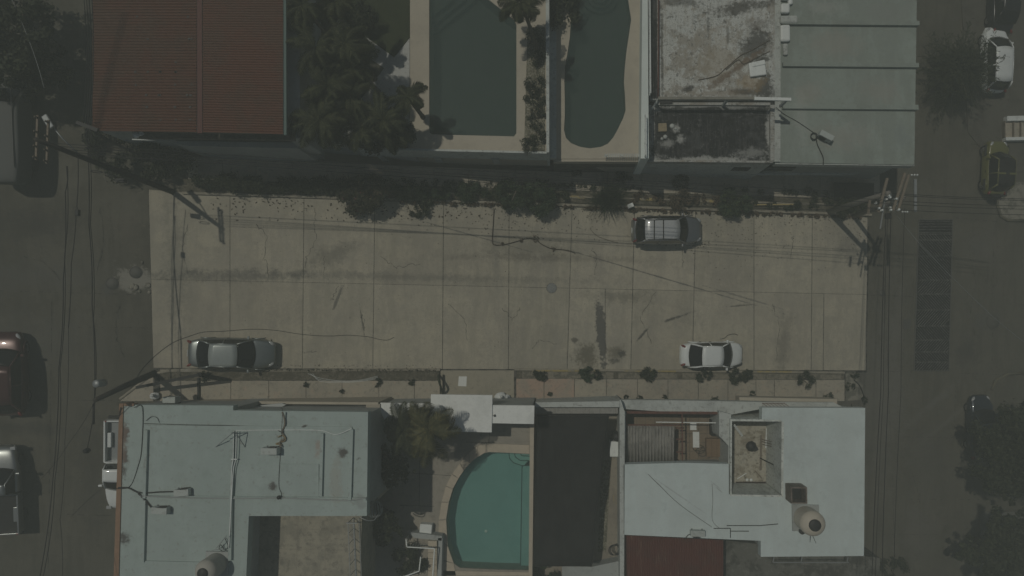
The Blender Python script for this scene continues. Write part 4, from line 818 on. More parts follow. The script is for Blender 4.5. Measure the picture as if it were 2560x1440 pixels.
for k, x in enumerate((1771,1784,1797)):
    q = MB(); q.box(P(x,1118,zq+.2), (.32,1.15,.4)); q.build('wooden_crate', mat('brown_wood', (.2,.14,.09), layers=[(6,(.12,.08,.05),.45,.7,.6,(1,5,1))]) if k == 0 else bpy.data.materials['brown_wood'], bevel=.01, label=['leftmost','middle one','rightmost'][k]+' of three brown wooden crates below the dark stove', cat='crate', group='brown crates on the terrace')
rail([P(1640,1055,z6-1.3), P(1800,1057,z6-1.3)], .02, 1, 'thin pale clothes line bar across the brown terrace', pw_=.02)
# roof things
tank(2013, 1294, z6, .72, 1.45, 'beige water tank with black lid on the bright white roof')
e = bld('chimney_box', 1983, 1228, z6, 'dark rusty open topped box on the bright white roof', 'chimney')
q = MB(); c = P(1983,1228,z6); 
for dx, dy, sx, sy in ((-.42,0,.08,.95),(.42,0,.08,.95),(0,-.44,.76,.08),(0,.44,.76,.08)): q.box((c.x+dx,c.y+dy,z6+.5), (sx,sy,1.0))
W(q, 'casing', mat('rusty_grey_metal', (.16,.13,.11), layers=[(4,(.06,.045,.035),.4,.7,.8),(9,(.28,.26,.23),.6,.8,.5)]), e)
q = MB(); q.box((c.x,c.y,z6+.3), (.7,.75,.05)); W(q, 'inner_plate', m_dark, e)
q = MB(); q.lathe(P(2002,1326,z6), [(.16,0),(.17,.25),(.1,.32),(.02,.34)], 16); q.build('pump', m_blk, label='small black pump at the foot of the beige tank', cat='pump')
ac_unit(1742, 1330, z6, R(0), 'white air conditioner at the lower edge of the bright white roof', (.85,.34,.32))
cable([P(1712,1348,z6+.02),P(1720,1338,z6+.05),P(1730,1334,z6+.15)], .025, 'roof_cable', 'short black cable beside the air conditioner above the red roof')
for k, (a, b_) in enumerate([((1817,1314),(1900,1314)),((1784,1321),(1826,1321)),((1826,1321),(1826,1345)),((1826,1328),(1872,1328)),((1900,1314),(1945,1310))]):
    q = MB(); q.bar(P(*a, z6+.12), P(*b_, z6+.12), .035); q.build('roof_pipe', m_dark, label=['long dark pipe left of the beige tank','short dark pipe nearest the lower air conditioner','upright looking dark pipe crossing at the roof edge','lowest dark pipe left of the beige tank','thin dark pipe end nearest the beige tank'][k], cat='pipe', group='dark pipes on the bright white roof')
cable([P(1620,1185,z6+.02),P(1650,1215,z6+.02),P(1700,1262,z6+.02),P(1780,1318,z6+.03)], .012, 'roof_cable', 'thin wire lying diagonally across the bright white roof')
cable([P(1780,1210,z6+.02),P(1782,1250,z6+.02),P(1781,1300,z6+.02),P(1800,1322,z6+.03)], .01, 'roof_cable', 'faint wire running down the bright white roof')
q = MB(); t = P(2028,1330,z6+1.2)
for x, y in ((1980,1290),(2040,1358),(2025,1355)): q.bar(P(x,y,z6), t, .02)
q.build('stay_wires', m_dark, label='thin stay rods crossing beside the beige tank', cat='rod')
# red roof below
z7 = z6-.7
e = bld('red_roof_shed', 1685, 1390, z7-2, 'shed with faded maroon corrugated roof at the bottom edge', 'shed')
A = P(1562,1338,z7+.15); B = P(1808,1350,z7+.15); C_ = P(1562,1500,z7-.2); D = P(1808,1500,z7-.2); n = 40*5; vs = []; fs = []
for i in range(n+1):
    t = i/n; dz = .03*math.cos(t*40*2*math.pi)
    for k in range(2): vs.append((A.lerp(B, t)).lerp(C_.lerp(D, t), k)+Vector((0,0,dz)))
for i in range(n): fs.append((i*2, i*2+1, i*2+3, i*2+2))
q = MB(); q.add(vs, fs, 0, True); W(q, 'roof', m_redC, e)
q = MB(); pslab(q, [(1570,1340),(1800,1352),(1800,1500),(1570,1500)], z7-.3, -6); W(q, 'wall', m_wall, e)
# ---------- vehicles ----------
def carframe(px, py, h, head, roll=0):
    """matrix standing on the slope at a pixel, nose towards compass angle head (0 = image right)"""
    c = G(px, py, h); c = c-Vector((0,0,h))
    f = Vector((math.cos(R(head)), math.sin(R(head)), 0)); f = (f-GN*f.dot(GN)).normalized(); l = GN.cross(f)
    m = Matrix((f, l, GN)).transposed().to_4x4(); m.translation = c+GN*.02; return m
def lerpl(L, x):
    if x <= L[0][0]: return L[0][1]
    for a, b in zip(L[:-1], L[1:]):
        if x <= b[0]: t = (x-a[0])/(b[0]-a[0]); return a[1]+(b[1]-a[1])*t
    return L[-1][1]
def body_loft(L, Wd, top, zb, xs, taper=.26, tap_f=.30, sub=2, close=True):
    q = MB(); rows = []
    for x in xs:
        u = 2*x/L; tp = tap_f if u > 0 else taper
        w = Wd/2*(1-tp*abs(u)**5-.03*abs(u)**2); zt_ = lerpl(top, x); zlow = zb+(.12*abs(u)**8)
        zm = zlow+(zt_-zlow)*.5
        row = [(.90*w, zlow), (.985*w, zlow+.14), (1.0*w, zm), (.985*w, zt_-.16), (.93*w, zt_-.05), (.78*w, zt_+.0), (.42*w, zt_+.025), (0, zt_+.032)]
        rows.append([Vector((x, y, z)) for y, z in row]+[Vector((x, -y, z)) for y, z in row[-2::-1]])
    n = len(rows[0]); vs = [v for r_ in rows for v in r_]; fs = []
    for i in range(len(rows)-1):
        for k in range(n-1): fs.append((i*n+k, i*n+k+1, (i+1)*n+k+1, (i+1)*n+k))
        fs.append((i*n+n-1, i*n, (i+1)*n, (i+1)*n+n-1))
    fs.append(list(range(n))[::-1]); fs.append([(len(rows)-1)*n+k for k in range(n)])
    # orient outward
    q.add(vs, [f[::-1] for f in fs] if True else fs, 0, True); return q
def subsurf(o, n=2):
    m = o.modifiers.new('s', 'SUBSURF'); m.levels = n; m.render_levels = n; return o
def panel(a, b, c, d, bow0, bow1, n=8, crown=.0):
    """curved glass or roof sheet: a-b is one edge (left to right), d-c the other; bow shifts along x"""
    vs = []; fs = []; m = 5
    for j in range(m+1):
        s = j/m
        for i in range(n+1):
            t = i/n; k = 1-(2*t-1)**2
            p = (a.lerp(b, t)).lerp(d.lerp(c, t), s); p = p+Vector(((bow0*(1-s)+bow1*s)*k, 0, crown*k+crown*.6*(1-(2*s-1)**2)))
            vs.append(p)
    for j in range(m):
        for i in range(n): q = j*(n+1)+i; fs.append((q, q+1, q+n+2, q+n+1))
    return vs, fs
def make_car(name, mtx, label, cat, m, L, Wd, H, top, ws, rs_, roofx, group='parked cars', belt=None, wr=.32, wb=(-1.3, 1.35), roofw=.70, basew=.90, sub=None, lights=True, rack=False, plate=False, xs=None, zb=.2, mroof=None, sedanlight=True, arch=True):
    e = empty(name, None, label, cat, group, mat=mtx)
    xs = xs or [-L/2, -L/2+.05, -L/2+.22, -L/2+.6, -L/2+1.0, wb[0]+.2, -.5, 0, .5, wb[1]-.2, L/2-1.0, L/2-.6, L/2-.25, L/2-.06, L/2]
    o = body_loft(L, Wd, top, zb, xs).build('body', m, e); subsurf(o, 2)
    zb0 = lerpl(top, ws)+.02; zr0 = lerpl(top, rs_)+.02; y0 = Wd/2*basew; y1 = Wd/2*roofw
    rf, rr = roofx
    A = lambda x, y, z: Vector((x, y, z))
    # windscreen, rear window, side windows
    def two(nm, vs_fs, mt, th=.012):
        q = MB(); q.add(*vs_fs, 0, True); o = q.build(nm, mt, e); s_ = o.modifiers.new('t','SOLIDIFY'); s_.thickness = th; s_.offset = 0; return o
    two('windscreen', panel(A(ws,y0,zb0), A(ws,-y0,zb0), A(rf,-y1,H-.03), A(rf,y1,H-.03), .20, .07), m_glass)
    two('rear_window', panel(A(rr,y1,H-.04), A(rr,-y1,H-.04), A(rs_,-y0*.96,zr0), A(rs_,y0*.96,zr0), -.06, -.14), m_glass)
    zs = (zb0+zr0)/2-.02
    for s in (1, -1):
        q = MB(); q.add([A(ws-.08,s*(y0+.005),zb0-.03), A(rf,s*(y1+.01),H-.06), A(rr,s*(y1+.01),H-.07), A(rs_+.05,s*(y0*.97),zr0-.02), A(0,s*(y0+.03),zs)], [(0,1,2,3,4)]); o = q.build('side_window', m_glass, e); s_ = o.modifiers.new('t','SOLIDIFY'); s_.thickness = .01
    # roof and pillars
    vs, fs = panel(A(rf,y1,H-.02), A(rf,-y1,H-.02), A(rr,-y1,H-.04), A(rr,y1,H-.04), .07, -.06, n=10, crown=.05)
    q = MB(); q.add(vs, [f[::-1] for f in fs], 0, True)
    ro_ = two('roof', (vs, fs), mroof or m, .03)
    for s in (1, -1):
        q = MB(); q.tube([A(ws,s*y0,zb0-.03), A((ws+rf)/2,s*(y0*.52+y1*.5),(zb0+H)/2+.01), A(rf,s*y1,H-.03)], .042, 6)
        q.tube([A(rf,s*y1,H-.03), A((rf+rr)/2,s*(y1+.015),H-.01), A(rr,s*y1,H-.045)], .04, 6)
        q.tube([A(rr,s*y1,H-.045), A((rr+rs_)/2,s*(y0*.5+y1*.5),(zr0+H)/2-.0), A(rs_,s*y0*.95,zr0-.02)], .055, 6)
        xm = (rf+rr)/2-.05; q.tube([A(xm,s*(y0+.02),zs), A(xm,s*(y1+.02),H-.05)], .035, 6); q.build('pillars', m, e)
    # lower dark sills, wheels
    for x in wb:
        for s in (1, -1):
            q = MB(); q.lathe((x, s*(Wd/2-.19), wr), [(wr*.7,-.1),(wr*.97,-.1),(wr,-.06),(wr,.06),(wr*.97,.1),(wr*.7,.1)], 24, Matrix.Rotation(R(90), 3, 'X'))
            t_ = q.build('wheel', m_tyre, e)
            q = MB(); q.lathe((x, s*(Wd/2-.095), wr), [(.03,-.01),(wr*.66,-.005),(wr*.68,.01)], 16, Matrix.Rotation(R(90*s), 3, 'X'))
            for k in range(5):
                a = k*2*math.pi/5; q.bar((x, s*(Wd/2-.085), wr), (x+wr*.6*math.cos(a), s*(Wd/2-.085), wr+wr*.6*math.sin(a)), .05)
            q.build('rim', m_rim, t_)
            if arch:
                q = MB(); q.tube([(x+(wr+.07)*math.cos(a), s*(Wd/2-.012), wr+(wr+.07)*math.sin(a)) for a in [R(8+i*164/10) for i in range(11)]], .03, 6); q.build('wheel_arch', m, e)
    for s in (1, -1):
        q = MB(); x = ws-.22; q.box((x, s*(Wd/2+.05), zb0+.05), (.13,.2,.12)); o = q.build('side_mirror', m, e, bevel=.03)
        q = MB(); hx = L/2-.24; hz = lerpl(top, hx)
        q.lathe((hx-.02, s*(Wd/2-.30), hz-.085), [(.02,-.07),(.12,-.05),(.15,0),(.12,.06),(.02,.085)], 14, Matrix.Rotation(R(-28*s), 3, 'Z') @ Matrix.Diagonal((1.45,.72,1))); q.build('headlight', m_lens, e)
        q = MB(); tx = -L/2+.16; tz = lerpl(top, tx)
        q.lathe((tx, s*(Wd/2-.27), tz-.13), [(.02,-.1),(.12,-.07),(.14,0),(.12,.08),(.02,.12)], 14, Matrix.Rotation(R(-28*s), 3, 'Z') @ Matrix.Diagonal((1.5,.55,1))); q.build('tail_light', m_lens_red, e)
        q = MB()
        for x in (ws-.55, (rf+rr)/2-.05, rr-.05): q.bar((x, s*(Wd/2-.008), .35), (x, s*(Wd/2*.97), lerpl(top, x)-.12), .012)
        for x in ((rf+rr)/2+.12, rr+.1): q.box((x, s*(Wd/2+.005), lerpl(top, x)-.22), (.16,.03,.03))
        q.build('door_seam', m_dark, e)
    q = MB(); q.box((L/2-.03,0,.42), (.06,Wd*.45,.16)); q.build('grille', m_blk, e)
    q = MB(); q.bar((ws+.02,Wd*.36,zb0-.005), (ws+.18,0,zb0+.0), .03); q.bar((ws+.18,0,zb0), (ws+.02,-Wd*.36,zb0-.005), .03); q.build('wiper_cowl', m_dark, e)
    q = MB(); q.box((-L/2-.012,0,.62), (.02,.36,.14)); q.build('number_plate', m_whp, e)
    if rack:
        for s in (1, -1):
            q = MB(); q.tube([A(rf-.15,s*(y1-.03),H+.0), A(rf-.25,s*(y1-.03),H+.06), A(rr+.25,s*(y1-.03),H+.055), A(rr+.12,s*(y1-.03),H)], .02, 6); q.build('roof_rail', m_dark, e)
        for x in (rr+.52, rr+1.12):
            q = MB(); q.bar((x,y1-.03,H+.085), (x,-y1+.03,H+.085), .05, .03); q.build('roof_bar', m_dark, e)
    return e
p_grey = paint('grey_green_car_paint', (.27,.30,.29), .85, .42)
p_suv = paint('dark_grey_car_paint', (.30,.31,.315), .85, .42)
p_white = paint('white_car_paint', (.70,.74,.73))
p_red = paint('dark_red_car_paint', (.055,.015,.012), .2, .3)
p_yel = paint('olive_yellow_car_paint', (.13,.13,.035))
p_blue = paint('dark_blue_car_paint', (.025,.035,.05), .4, .3)
p_silver = paint('silver_car_paint', (.30,.32,.31), .85, .4)
p_blk = paint('black_car_paint', (.015,.015,.017), .2, .25)
p_van = mat('light_grey_car_paint', (.11,.115,.11), .65, spec=.15)
sed = lambda L, H: [(-L/2,.62),(-L/2+.12,.86),(-L/2+.7,.93),(-L/2+1.2,.94),(0,.93),(L/2-1.25,.93),(L/2-.75,.84),(L/2-.3,.72),(L/2-.08,.62),(L/2,.5)]
make_car('sedan_car', carframe(575,881,.6,-2.2), 'grey green sedan parked along the south kerb at the left, roof painted paler for sun gloss', 'car', p_grey, 4.95, 1.88, 1.47, sed(4.95,1.47), 1.22, -1.78, (.45,-1.05), wr=.34, wb=(-1.42,1.46), mroof=paint('gloss_lit_sedan_roof_paint', (.33,.37,.355), .2, .3))  # sun gloss on the roof is put into a paler paint
make_car('hatchback_suv', carframe(1662,573,.6,0.5), 'dark grey sport utility car with roof rack bars at the north kerb', 'car', p_suv, 4.70, 1.86, 1.70, [(-2.35,.72),(-2.25,.98),(-1.9,1.05),(0,1.03),(1.05,1.03),(1.6,.95),(2.05,.84),(2.28,.7),(2.35,.55)], 1.08, -2.12, (.38,-1.80), wr=.36, wb=(-1.32,1.38), rack=True, roofw=.70, mroof=paint('gloss_lit_suv_roof_paint', (.52,.54,.54), .2, .35))  # lighter roof copy of the body paint stands in for sun and sky gloss
make_car('sedan_car', carframe(1774,884,.55,-.8), 'small white sedan with black windows beside the south kerb', 'car', p_white, 4.35, 1.72, 1.43, [(-2.175,.62),(-2.06,.90),(-1.5,.96),(0,.92),(1.0,.92),(1.5,.84),(1.95,.72),(2.12,.6),(2.175,.48)], 1.10, -1.62, (.38,-.98), wr=.30, wb=(-1.22,1.26), roofw=.74, basew=.93)
make_car('hatchback_car', carframe(2480,148,.6,91), 'white hatchback with black windscreen on the right hand street', 'car', p_white, 4.45, 1.80, 1.50, [(-2.22,.7),(-2.12,.98),(-1.8,1.02),(0,.98),(1.0,.97),(1.6,.88),(2.0,.76),(2.17,.62),(2.22,.5)], 1.28, -2.0, (.60,-1.62), wr=.34, wb=(-1.3,1.35))
make_car('sedan_car', carframe(2500,0,.6,90), 'black car cut off by the top right edge of the photo', 'car', p_blk, 4.4, 1.8, 1.45, sed(4.4,1.45), 1.1, -1.6, (.4,-.95))
make_car('sedan_car', carframe(2445,1065,.6,92), 'dark blue car partly hidden under the tree at the lower right', 'car', p_blue, 4.5, 1.78, 1.45, sed(4.5,1.45), 1.15, -1.6, (.4,-.95))
make_car('sedan_car', carframe(2560,425,.6,90), 'dark car just past the right edge beside the olive yellow one', 'car', p_blk, 4.2, 1.7, 1.4, sed(4.2,1.4), 1.1, -1.5, (.4,-.9)) if False else None
make_car('suv_car', carframe(8,932,.8,91), 'dark red car cut off by the left edge of the photo', 'car', p_red, 4.75, 1.95, 1.72, [(-2.375,.8),(-2.25,1.05),(-1.9,1.1),(0,1.05),(1.05,1.05),(1.7,.97),(2.1,.85),(2.3,.7),(2.375,.55)], 1.3, -2.05, (.55,-1.55), wr=.37, wb=(-1.35,1.42))
# olive yellow off-roader with black soft top, spare wheel behind
e = make_car('offroad_car', carframe(2482,418,.6,90), 'olive yellow small off-roader with black soft top and spare wheel', 'car', p_yel, 3.7, 1.66, 1.62, [(-1.85,.8),(-1.78,.95),(-1.2,.98),(0,.95),(.9,.95),(1.5,.92),(1.78,.86),(1.85,.6)], .85, -1.55, (.45,-1.25), wr=.36, wb=(-1.15,1.2), roofw=.78, basew=.90, mroof=m_cloth)
q = MB(); q.lathe((-1.98,0,.75), [(.15,-.1),(.33,-.1),(.35,0),(.33,.1),(.1,.11)], 20, Matrix.Rotation(R(90), 3, 'Y')); q.build('spare_wheel', m_tyre, e)
q = MB(); q.bar((-.5,.68,1.64), (-.5,-.68,1.64), .12, .08); q.build('roof_bow', p_yel, e)
for s in (1,-1):
    for x_ in (1.2,-1.15): q = MB(); q.box((x_,s*.86,.72), (.75,.16,.06)); q.build('fender', m_blk, e, bevel=.02)
q = MB(); q.box((.95,0,.99), (.22,.3,.03)); q.build('bonnet_vent', m_blk, e)
# pickups
def make_pickup(mtx, label, m, L=5.2, Wd=1.8, H=1.68, topper=False, double=False):
    e = empty('pickup_truck', None, label, 'pickup truck', 'parked pickups', mat=mtx)
    cb = -.15 if not double else -.5      # cab back
    top = [(cb,.98),(L/2-1.5,1.0),(L/2-.9,.98),(L/2-.25,.88),(L/2-.05,.7),(L/2,.5)]
    xs = [cb, cb+.05, cb+.5, .6, L/2-1.4, L/2-.8, L/2-.3, L/2-.07, L/2]
    q = MB(); o = body_loft(L, Wd, top, .35, xs).build('body', m, e); subsurf(o, 2)
    y0 = Wd/2*.88; y1 = Wd/2*.72; ws = L/2-1.35; rf = ws-.62; rr = cb+.15
    A = lambda x, y, z: Vector((x, y, z))
    def two(nm, vf, mt, th=.015):
        q = MB(); q.add(*vf, 0, True); o = q.build(nm, mt, e); s_ = o.modifiers.new('t','SOLIDIFY'); s_.thickness = th; s_.offset = 0
    two('windscreen', panel(A(ws,y0,1.0), A(ws,-y0,1.0), A(rf,-y1,H-.03), A(rf,y1,H-.03), .16, .05), m_glass)
    two('rear_window', panel(A(rr,y1,H-.04), A(rr,-y1,H-.04), A(cb+.02,-y0*.95,1.02), A(cb+.02,y0*.95,1.02), 0, 0), m_glass)
    two('roof', panel(A(rf,y1,H-.02), A(rf,-y1,H-.02), A(rr,-y1,H-.03), A(rr,y1,H-.03), .05, -.02, crown=.03), m, .03)
    for s in (1,-1):
        q = MB(); q.add([A(ws-.05,s*y0,1.0), A(rf,s*(y1+.01),H-.05), A(rr,s*(y1+.01),H-.06), A(cb+.05,s*y0,1.02)], [(0,1,2,3)]); o = q.build('side_window', m_glass, e); s_ = o.modifiers.new('t','SOLIDIFY'); s_.thickness = .01
        q = MB(); q.tube([A(ws,s*y0,1.0), A(rf,s*y1,H-.03), A(rr,s*y1,H-.04), A(cb+.03,s*y0*.96,1.02)], .04, 6); q.build('pillar', m, e)
        q = MB(); q.box((ws-.2,s*(Wd/2+.1),1.08), (.12,.22,.16)); q.build('side_mirror', m, e, bevel=.03)
        q = MB(); q.box((L/2-.16,s*(Wd/2-.25),.78), (.18,.28,.16)); q.build('headlight', m_lens, e, bevel=.03)
        q = MB(); q.box((-L/2+.04,s*(Wd/2-.1),.85), (.08,.14,.3)); q.build('tail_light', m_lens_red, e, bevel=.02)
    q = MB(); bl = -L/2; f = cb-.06
    q.box(((bl+f)/2,0,.58), (f-bl,Wd-.12,.1)); q.build('bed_floor', m_blk if topper else m_galv, e)
    for s in (1,-1):
        q = MB(); q.box(((bl+f)/2,s*(Wd/2-.05),.74), (f-bl,.1,.52)); q.build('bed_side', m, e, bevel=.03)
        q = MB(); q.box(((bl+f)/2-.05,s*(Wd/2-.24),.74), (.85,.24,.24)); q.build('wheel_housing', m, e, bevel=.03)
    q = MB(); q.box((bl+.04,0,.76), (.08,Wd-.08,.46)); q.build('tailgate', m, e, bevel=.02)
    q = MB(); q.box((f-.02,0,.80), (.06,Wd-.12,.5)); q.build('bed_front', m, e, bevel=.02)
    q = MB(); q.box((bl-.1,0,.45), (.16,Wd-.1,.12)); q.build('bumper', m_dark, e, bevel=.02)
    for x in (bl+.95, L/2-.95):
        for s in (1,-1):
            q = MB(); q.lathe((x,s*(Wd/2-.13),.36), [(.22,-.11),(.35,-.11),(.36,0),(.35,.11),(.22,.11)], 22, Matrix.Rotation(R(90), 3, 'X')); q.build('wheel', m_tyre, e)
    return e
make_pickup(carframe(300,1158,.7,-91), 'white pickup with open bed half hidden beside the orange edged roof', p_white, 5.3, 1.85)
make_pickup(carframe(-4,1222,.8,91), 'silver pickup cut off by the lower left edge of the photo', p_silver, 5.1, 1.9, 1.75, topper=True)
# pale van at upper left
e = empty('van', None, 'light grey van cut off by the upper left edge of the photo', 'van', mat=carframe(5,318,1.2,91) @ Matrix.Diagonal((1.2,1.0,1.0,1)))
o = body_loft(5.0, 2.0, [(-2.5,1.7),(-2.4,1.95),(0,2.0),(.9,1.98),(1.3,1.75),(1.7,1.25),(2.3,1.05),(2.45,.8),(2.5,.5)], .3, [-2.5,-2.45,-2.2,-1.5,-.6,.3,.9,1.25,1.7,2.1,2.35,2.46,2.5]).build('body', p_van, e); subsurf(o, 2)
q = MB(); q.add(*panel(Vector((1.72,.8,1.3)), Vector((1.72,-.8,1.3)), Vector((1.1,-.74,1.93)), Vector((1.1,.74,1.93)), .15, .08), 0, True); o = q.build('windscreen', m_glass, e)
for s in (1,-1):
    q = MB(); q.box((0,s*.72,2.03), (3.6,.05,.05)); q.build('roof_rail', p_van, e)
    q = MB(); q.box((1.3,s*1.1,1.3), (.12,.2,.2)); q.build('side_mirror', p_van, e, bevel=.03)
    for x in (-1.5,1.6):
        q = MB(); q.lathe((x,s*.88,.34), [(.22,-.1),(.33,-.1),(.34,0),(.33,.1),(.22,.1)], 20, Matrix.Rotation(R(90), 3, 'X')); q.build('wheel', m_tyre, e)

# ---------- vegetation ----------
def leafcloud(clumps, n, size, rnd, asp=.55, droop=0, shell=.55):
    vs = []; fs = []; tot = sum(c[1]**2 for c in clumps)
    for c, r in clumps:
        k = int(n*r*r/tot); c = Vector(c); sq = rnd.uniform(.75, 1.05)
        for _ in range(k):
            d = Vector((rnd.gauss(0,1), rnd.gauss(0,1), rnd.gauss(0,1))).normalized(); rr = r*(shell+(1-shell)*rnd.random()**.6)*rnd.uniform(.85,1.12)
            j_ = r*.24; p = c+Vector((d.x*rr+rnd.gauss(0,j_), d.y*rr+rnd.gauss(0,j_), d.z*rr*.75*sq+rnd.gauss(0,j_*.6)))
            a = (d+Vector((rnd.uniform(-1,1), rnd.uniform(-1,1), rnd.uniform(-.6,.9)))*.9).normalized()
            u = a.orthogonal().normalized(); u.rotate(Matrix.Rotation(rnd.random()*6.28, 3, a)); v = a.cross(u); s = size*rnd.uniform(.6,1.4)
            b = len(vs); vs += [p-u*s, p-v*s*asp, p+u*s, p+v*s*asp]; fs.append((b, b+1, b+2, b+3))
    return vs, fs
def shrub(base, r, h, label, m=None, n=1500, size=.07, name='shrub', cat='shrub', group=None, seed=0, petals=0, stems=5, loose=1.0, stretch=1.0, petm=None):
    rnd = random.Random(seed+int(base.x*37)+int(base.y*91)); e = empty(name, base, label, cat, group)
    cl = []
    for _ in range(int(13*loose)+5):
        a = rnd.random()*6.28; d = r*rnd.random()**.45*.95; cl.append(((d*math.cos(a)*stretch, d*math.sin(a), h*rnd.uniform(.35,.8)), r*rnd.uniform(.12,.38)))
    q = MB(); q.add(*leafcloud(cl, n, size, rnd, shell=.3)); q.build('foliage', m or m_leafg, e)
    q = MB()
    for _ in range(stems):
        c = rnd.choice(cl)[0]; q.tube([(0,0,-.15), (c[0]*.4, c[1]*.4, c[2]*.5), (c[0], c[1], c[2])], [.035,.022,.01], 5)
    q.build('stem', m_bark, e)
    if petals:
        q = MB(); q.add(*leafcloud([(c, rr*1.05) for c, rr in cl if rnd.random() < .6] or cl, petals, .05, rnd, shell=.85)); q.build('flowers', petm or m_petal, e)
    return e
gsh = 'shrubs in the south planting strip'
for x, y, r, h, lb in [(1350,934,.42,.5,'round clipped shrub nearest the driveway in the south planting strip'),(1466,938,.5,.55,'larger rounded shrub second from the driveway in the south strip'),(1493,937,.28,.35,'small shrub touching the second rounded one in the south strip'),(1621,937,.5,.5,'loose shrub in the south strip left of the white sedan'),(1757,936,.5,.55,'dark shrub just below the middle of the white sedan'),(1836,938,.5,.55,'left half of the wide shrub pair right below the white sedan nose'),(1866,939,.45,.5,'right half of the wide shrub pair beyond the white sedan nose'),(2006,948,.58,.8,'isolated round shrub at the east end of the south strip')]:
    shrub(G(x,y,.12), r, h, lb, m_leafd if x != 1466 else m_leafg, n=1300, size=.05, group=gsh)
for x, y, r, lb in [(944,957,.26,'spiky weed with a stain trail on the south sidewalk'),(1030,955,.2,'smaller spiky weed left of the driveway'),(512,940,.34,'dark weedy clump at the foot of the leaning dark post'),(765,962,.14,'tiny weed in a sidewalk joint above the white roof'),(856,978,.12,'tiniest weed in a sidewalk joint'),(1375,984,.14,'small weed on the rose sidewalk'),(1785,998,.26,'dark round weed against the white wall below the white sedan'),(1565,994,.15,'weed at the foot of the wall near the corrugated awning'),(1598,996,.2,'second weed at the foot of the wall near the corrugated awning'),(1661,994,.18,'third weed at the foot of the wall right of the awning'),(1880,985,.2,'weed before the beige balcony wall'),(2068,990,.35,'scruffy bush at the east end of the balcony wall'),(2160,1000,.25,'low weed at the east street corner'),(2122,965,.35,'dark weed strip along the broken corner slab'),(2135,940,.3,'scruffy shrub at the broken corner slab')]:
    shrub(G(x,y,.1), r, .22, lb, m_leafd, n=260, size=.05, name='weed', cat='weed', stems=2, group='weeds along the south sidewalk')
# verge hedge and shrubs on the north kerb
def hedge(x0, x1, f0, f1, h, n, label, m, name='hedge'):
    rnd = random.Random(int(x0)); cl = []; base = G((x0+x1)/2, (f0((x0+x1)/2)+f1((x0+x1)/2))/2, .1); e = empty(name, base, label, 'hedge')
    for i in range(int((x1-x0)/6)):
        x = rnd.uniform(x0, x1); y = rnd.uniform(f0(x), f1(x)); c = G(x, y, .1)-base; cl.append(((c.x, c.y, c.z+h*rnd.uniform(.3,.8)), rnd.uniform(.2,.4)*h**.5))
    q = MB(); q.add(*leafcloud(cl, n, .06, rnd)); q.build('foliage', m, e)
    q = MB()
    for i in range(12): c = rnd.choice(cl)[0]; q.tube([(c[0], c[1], c[2]-h*.7), c], .02, 4)
    q.build('stem', m_bark, e); return e
hedge(480, 880, lambda x: 449+(x-480)*.030, lambda x: 470+(x-480)*.03, .9, 16000, 'long dark hedge in shadow on the left part of the north kerb', m_leafd)
hedge(975, 1225, lambda x: 465+(x-975)*.03, lambda x: 493+(x-975)*.03, .7, 9000, 'ragged green hedge right of the bougainvillea on the north kerb', m_leafg)
shrub(G(918,488,.1), 1.25, 1.6, 'bougainvillea bush spilling over the north kerb onto the road', m_leafbou, n=7000, size=.075, name='bougainvillea', petals=130, loose=2)
shrub(G(1052,519,.02), .62, .35, 'low dark clump lying on the road right of the bougainvillea', m_leafd, n=900, size=.07, stretch=1.5)
shrub(G(1275,490,.1), .95, 1.2, 'left of two rounded bushes above the fallen branch', m_leafg, n=4500, size=.065, loose=1.6, group='bushes on the north kerb')
shrub(G(1352,496,.1), 1.05, 1.3, 'right of two rounded bushes above the fallen branch', m_leafg, n=5200, size=.065, loose=1.6, group='bushes on the north kerb')
shrub(G(1700,500,.1), .75, .8, 'dull bush behind the roof rack car', m_leafdry, n=1500, size=.06, group='bushes on the north kerb')
shrub(G(1832,508,.1), 1.1, 1.4, 'yellow flowering bush right of the roof rack car', m_leafg, n=4200, size=.07, loose=1.6, group='bushes on the north kerb', petals=420, petm=m_leafy)
shrub(G(1700,455,.1), .5, .6, 'dark bush against the wall above the roof rack car', m_leafd, n=900, size=.06, group='bushes on the north kerb')
shrub(G(2112,520,.1), .75, .9, 'dark bush by the double utility pole', m_leafd, n=1600, size=.07, group='bushes on the north kerb')
shrub(G(320,372,.05), 1.6, 1.5, 'dark bush below the left corner of the red roof', m_leafd, n=6000, size=.08, loose=2, stretch=1.3)
shrub(G(420,400,.05), 1.5, 1.2, 'dark bush on the verge between the utility pole and the red roof', m_leafd, n=4500, size=.08, loose=2, stretch=1.3)
shrub(G(1440,425,.1), .45, .5, 'small bush at the wall foot left of the feathery bush', m_leafd, n=700, size=.06, group='bushes on the north kerb')
shrub(G(1560,440,.1), .5, .5, 'small dark bush at the wall foot behind the feathery bush', m_leafd, n=700, size=.06, group='bushes on the north kerb')
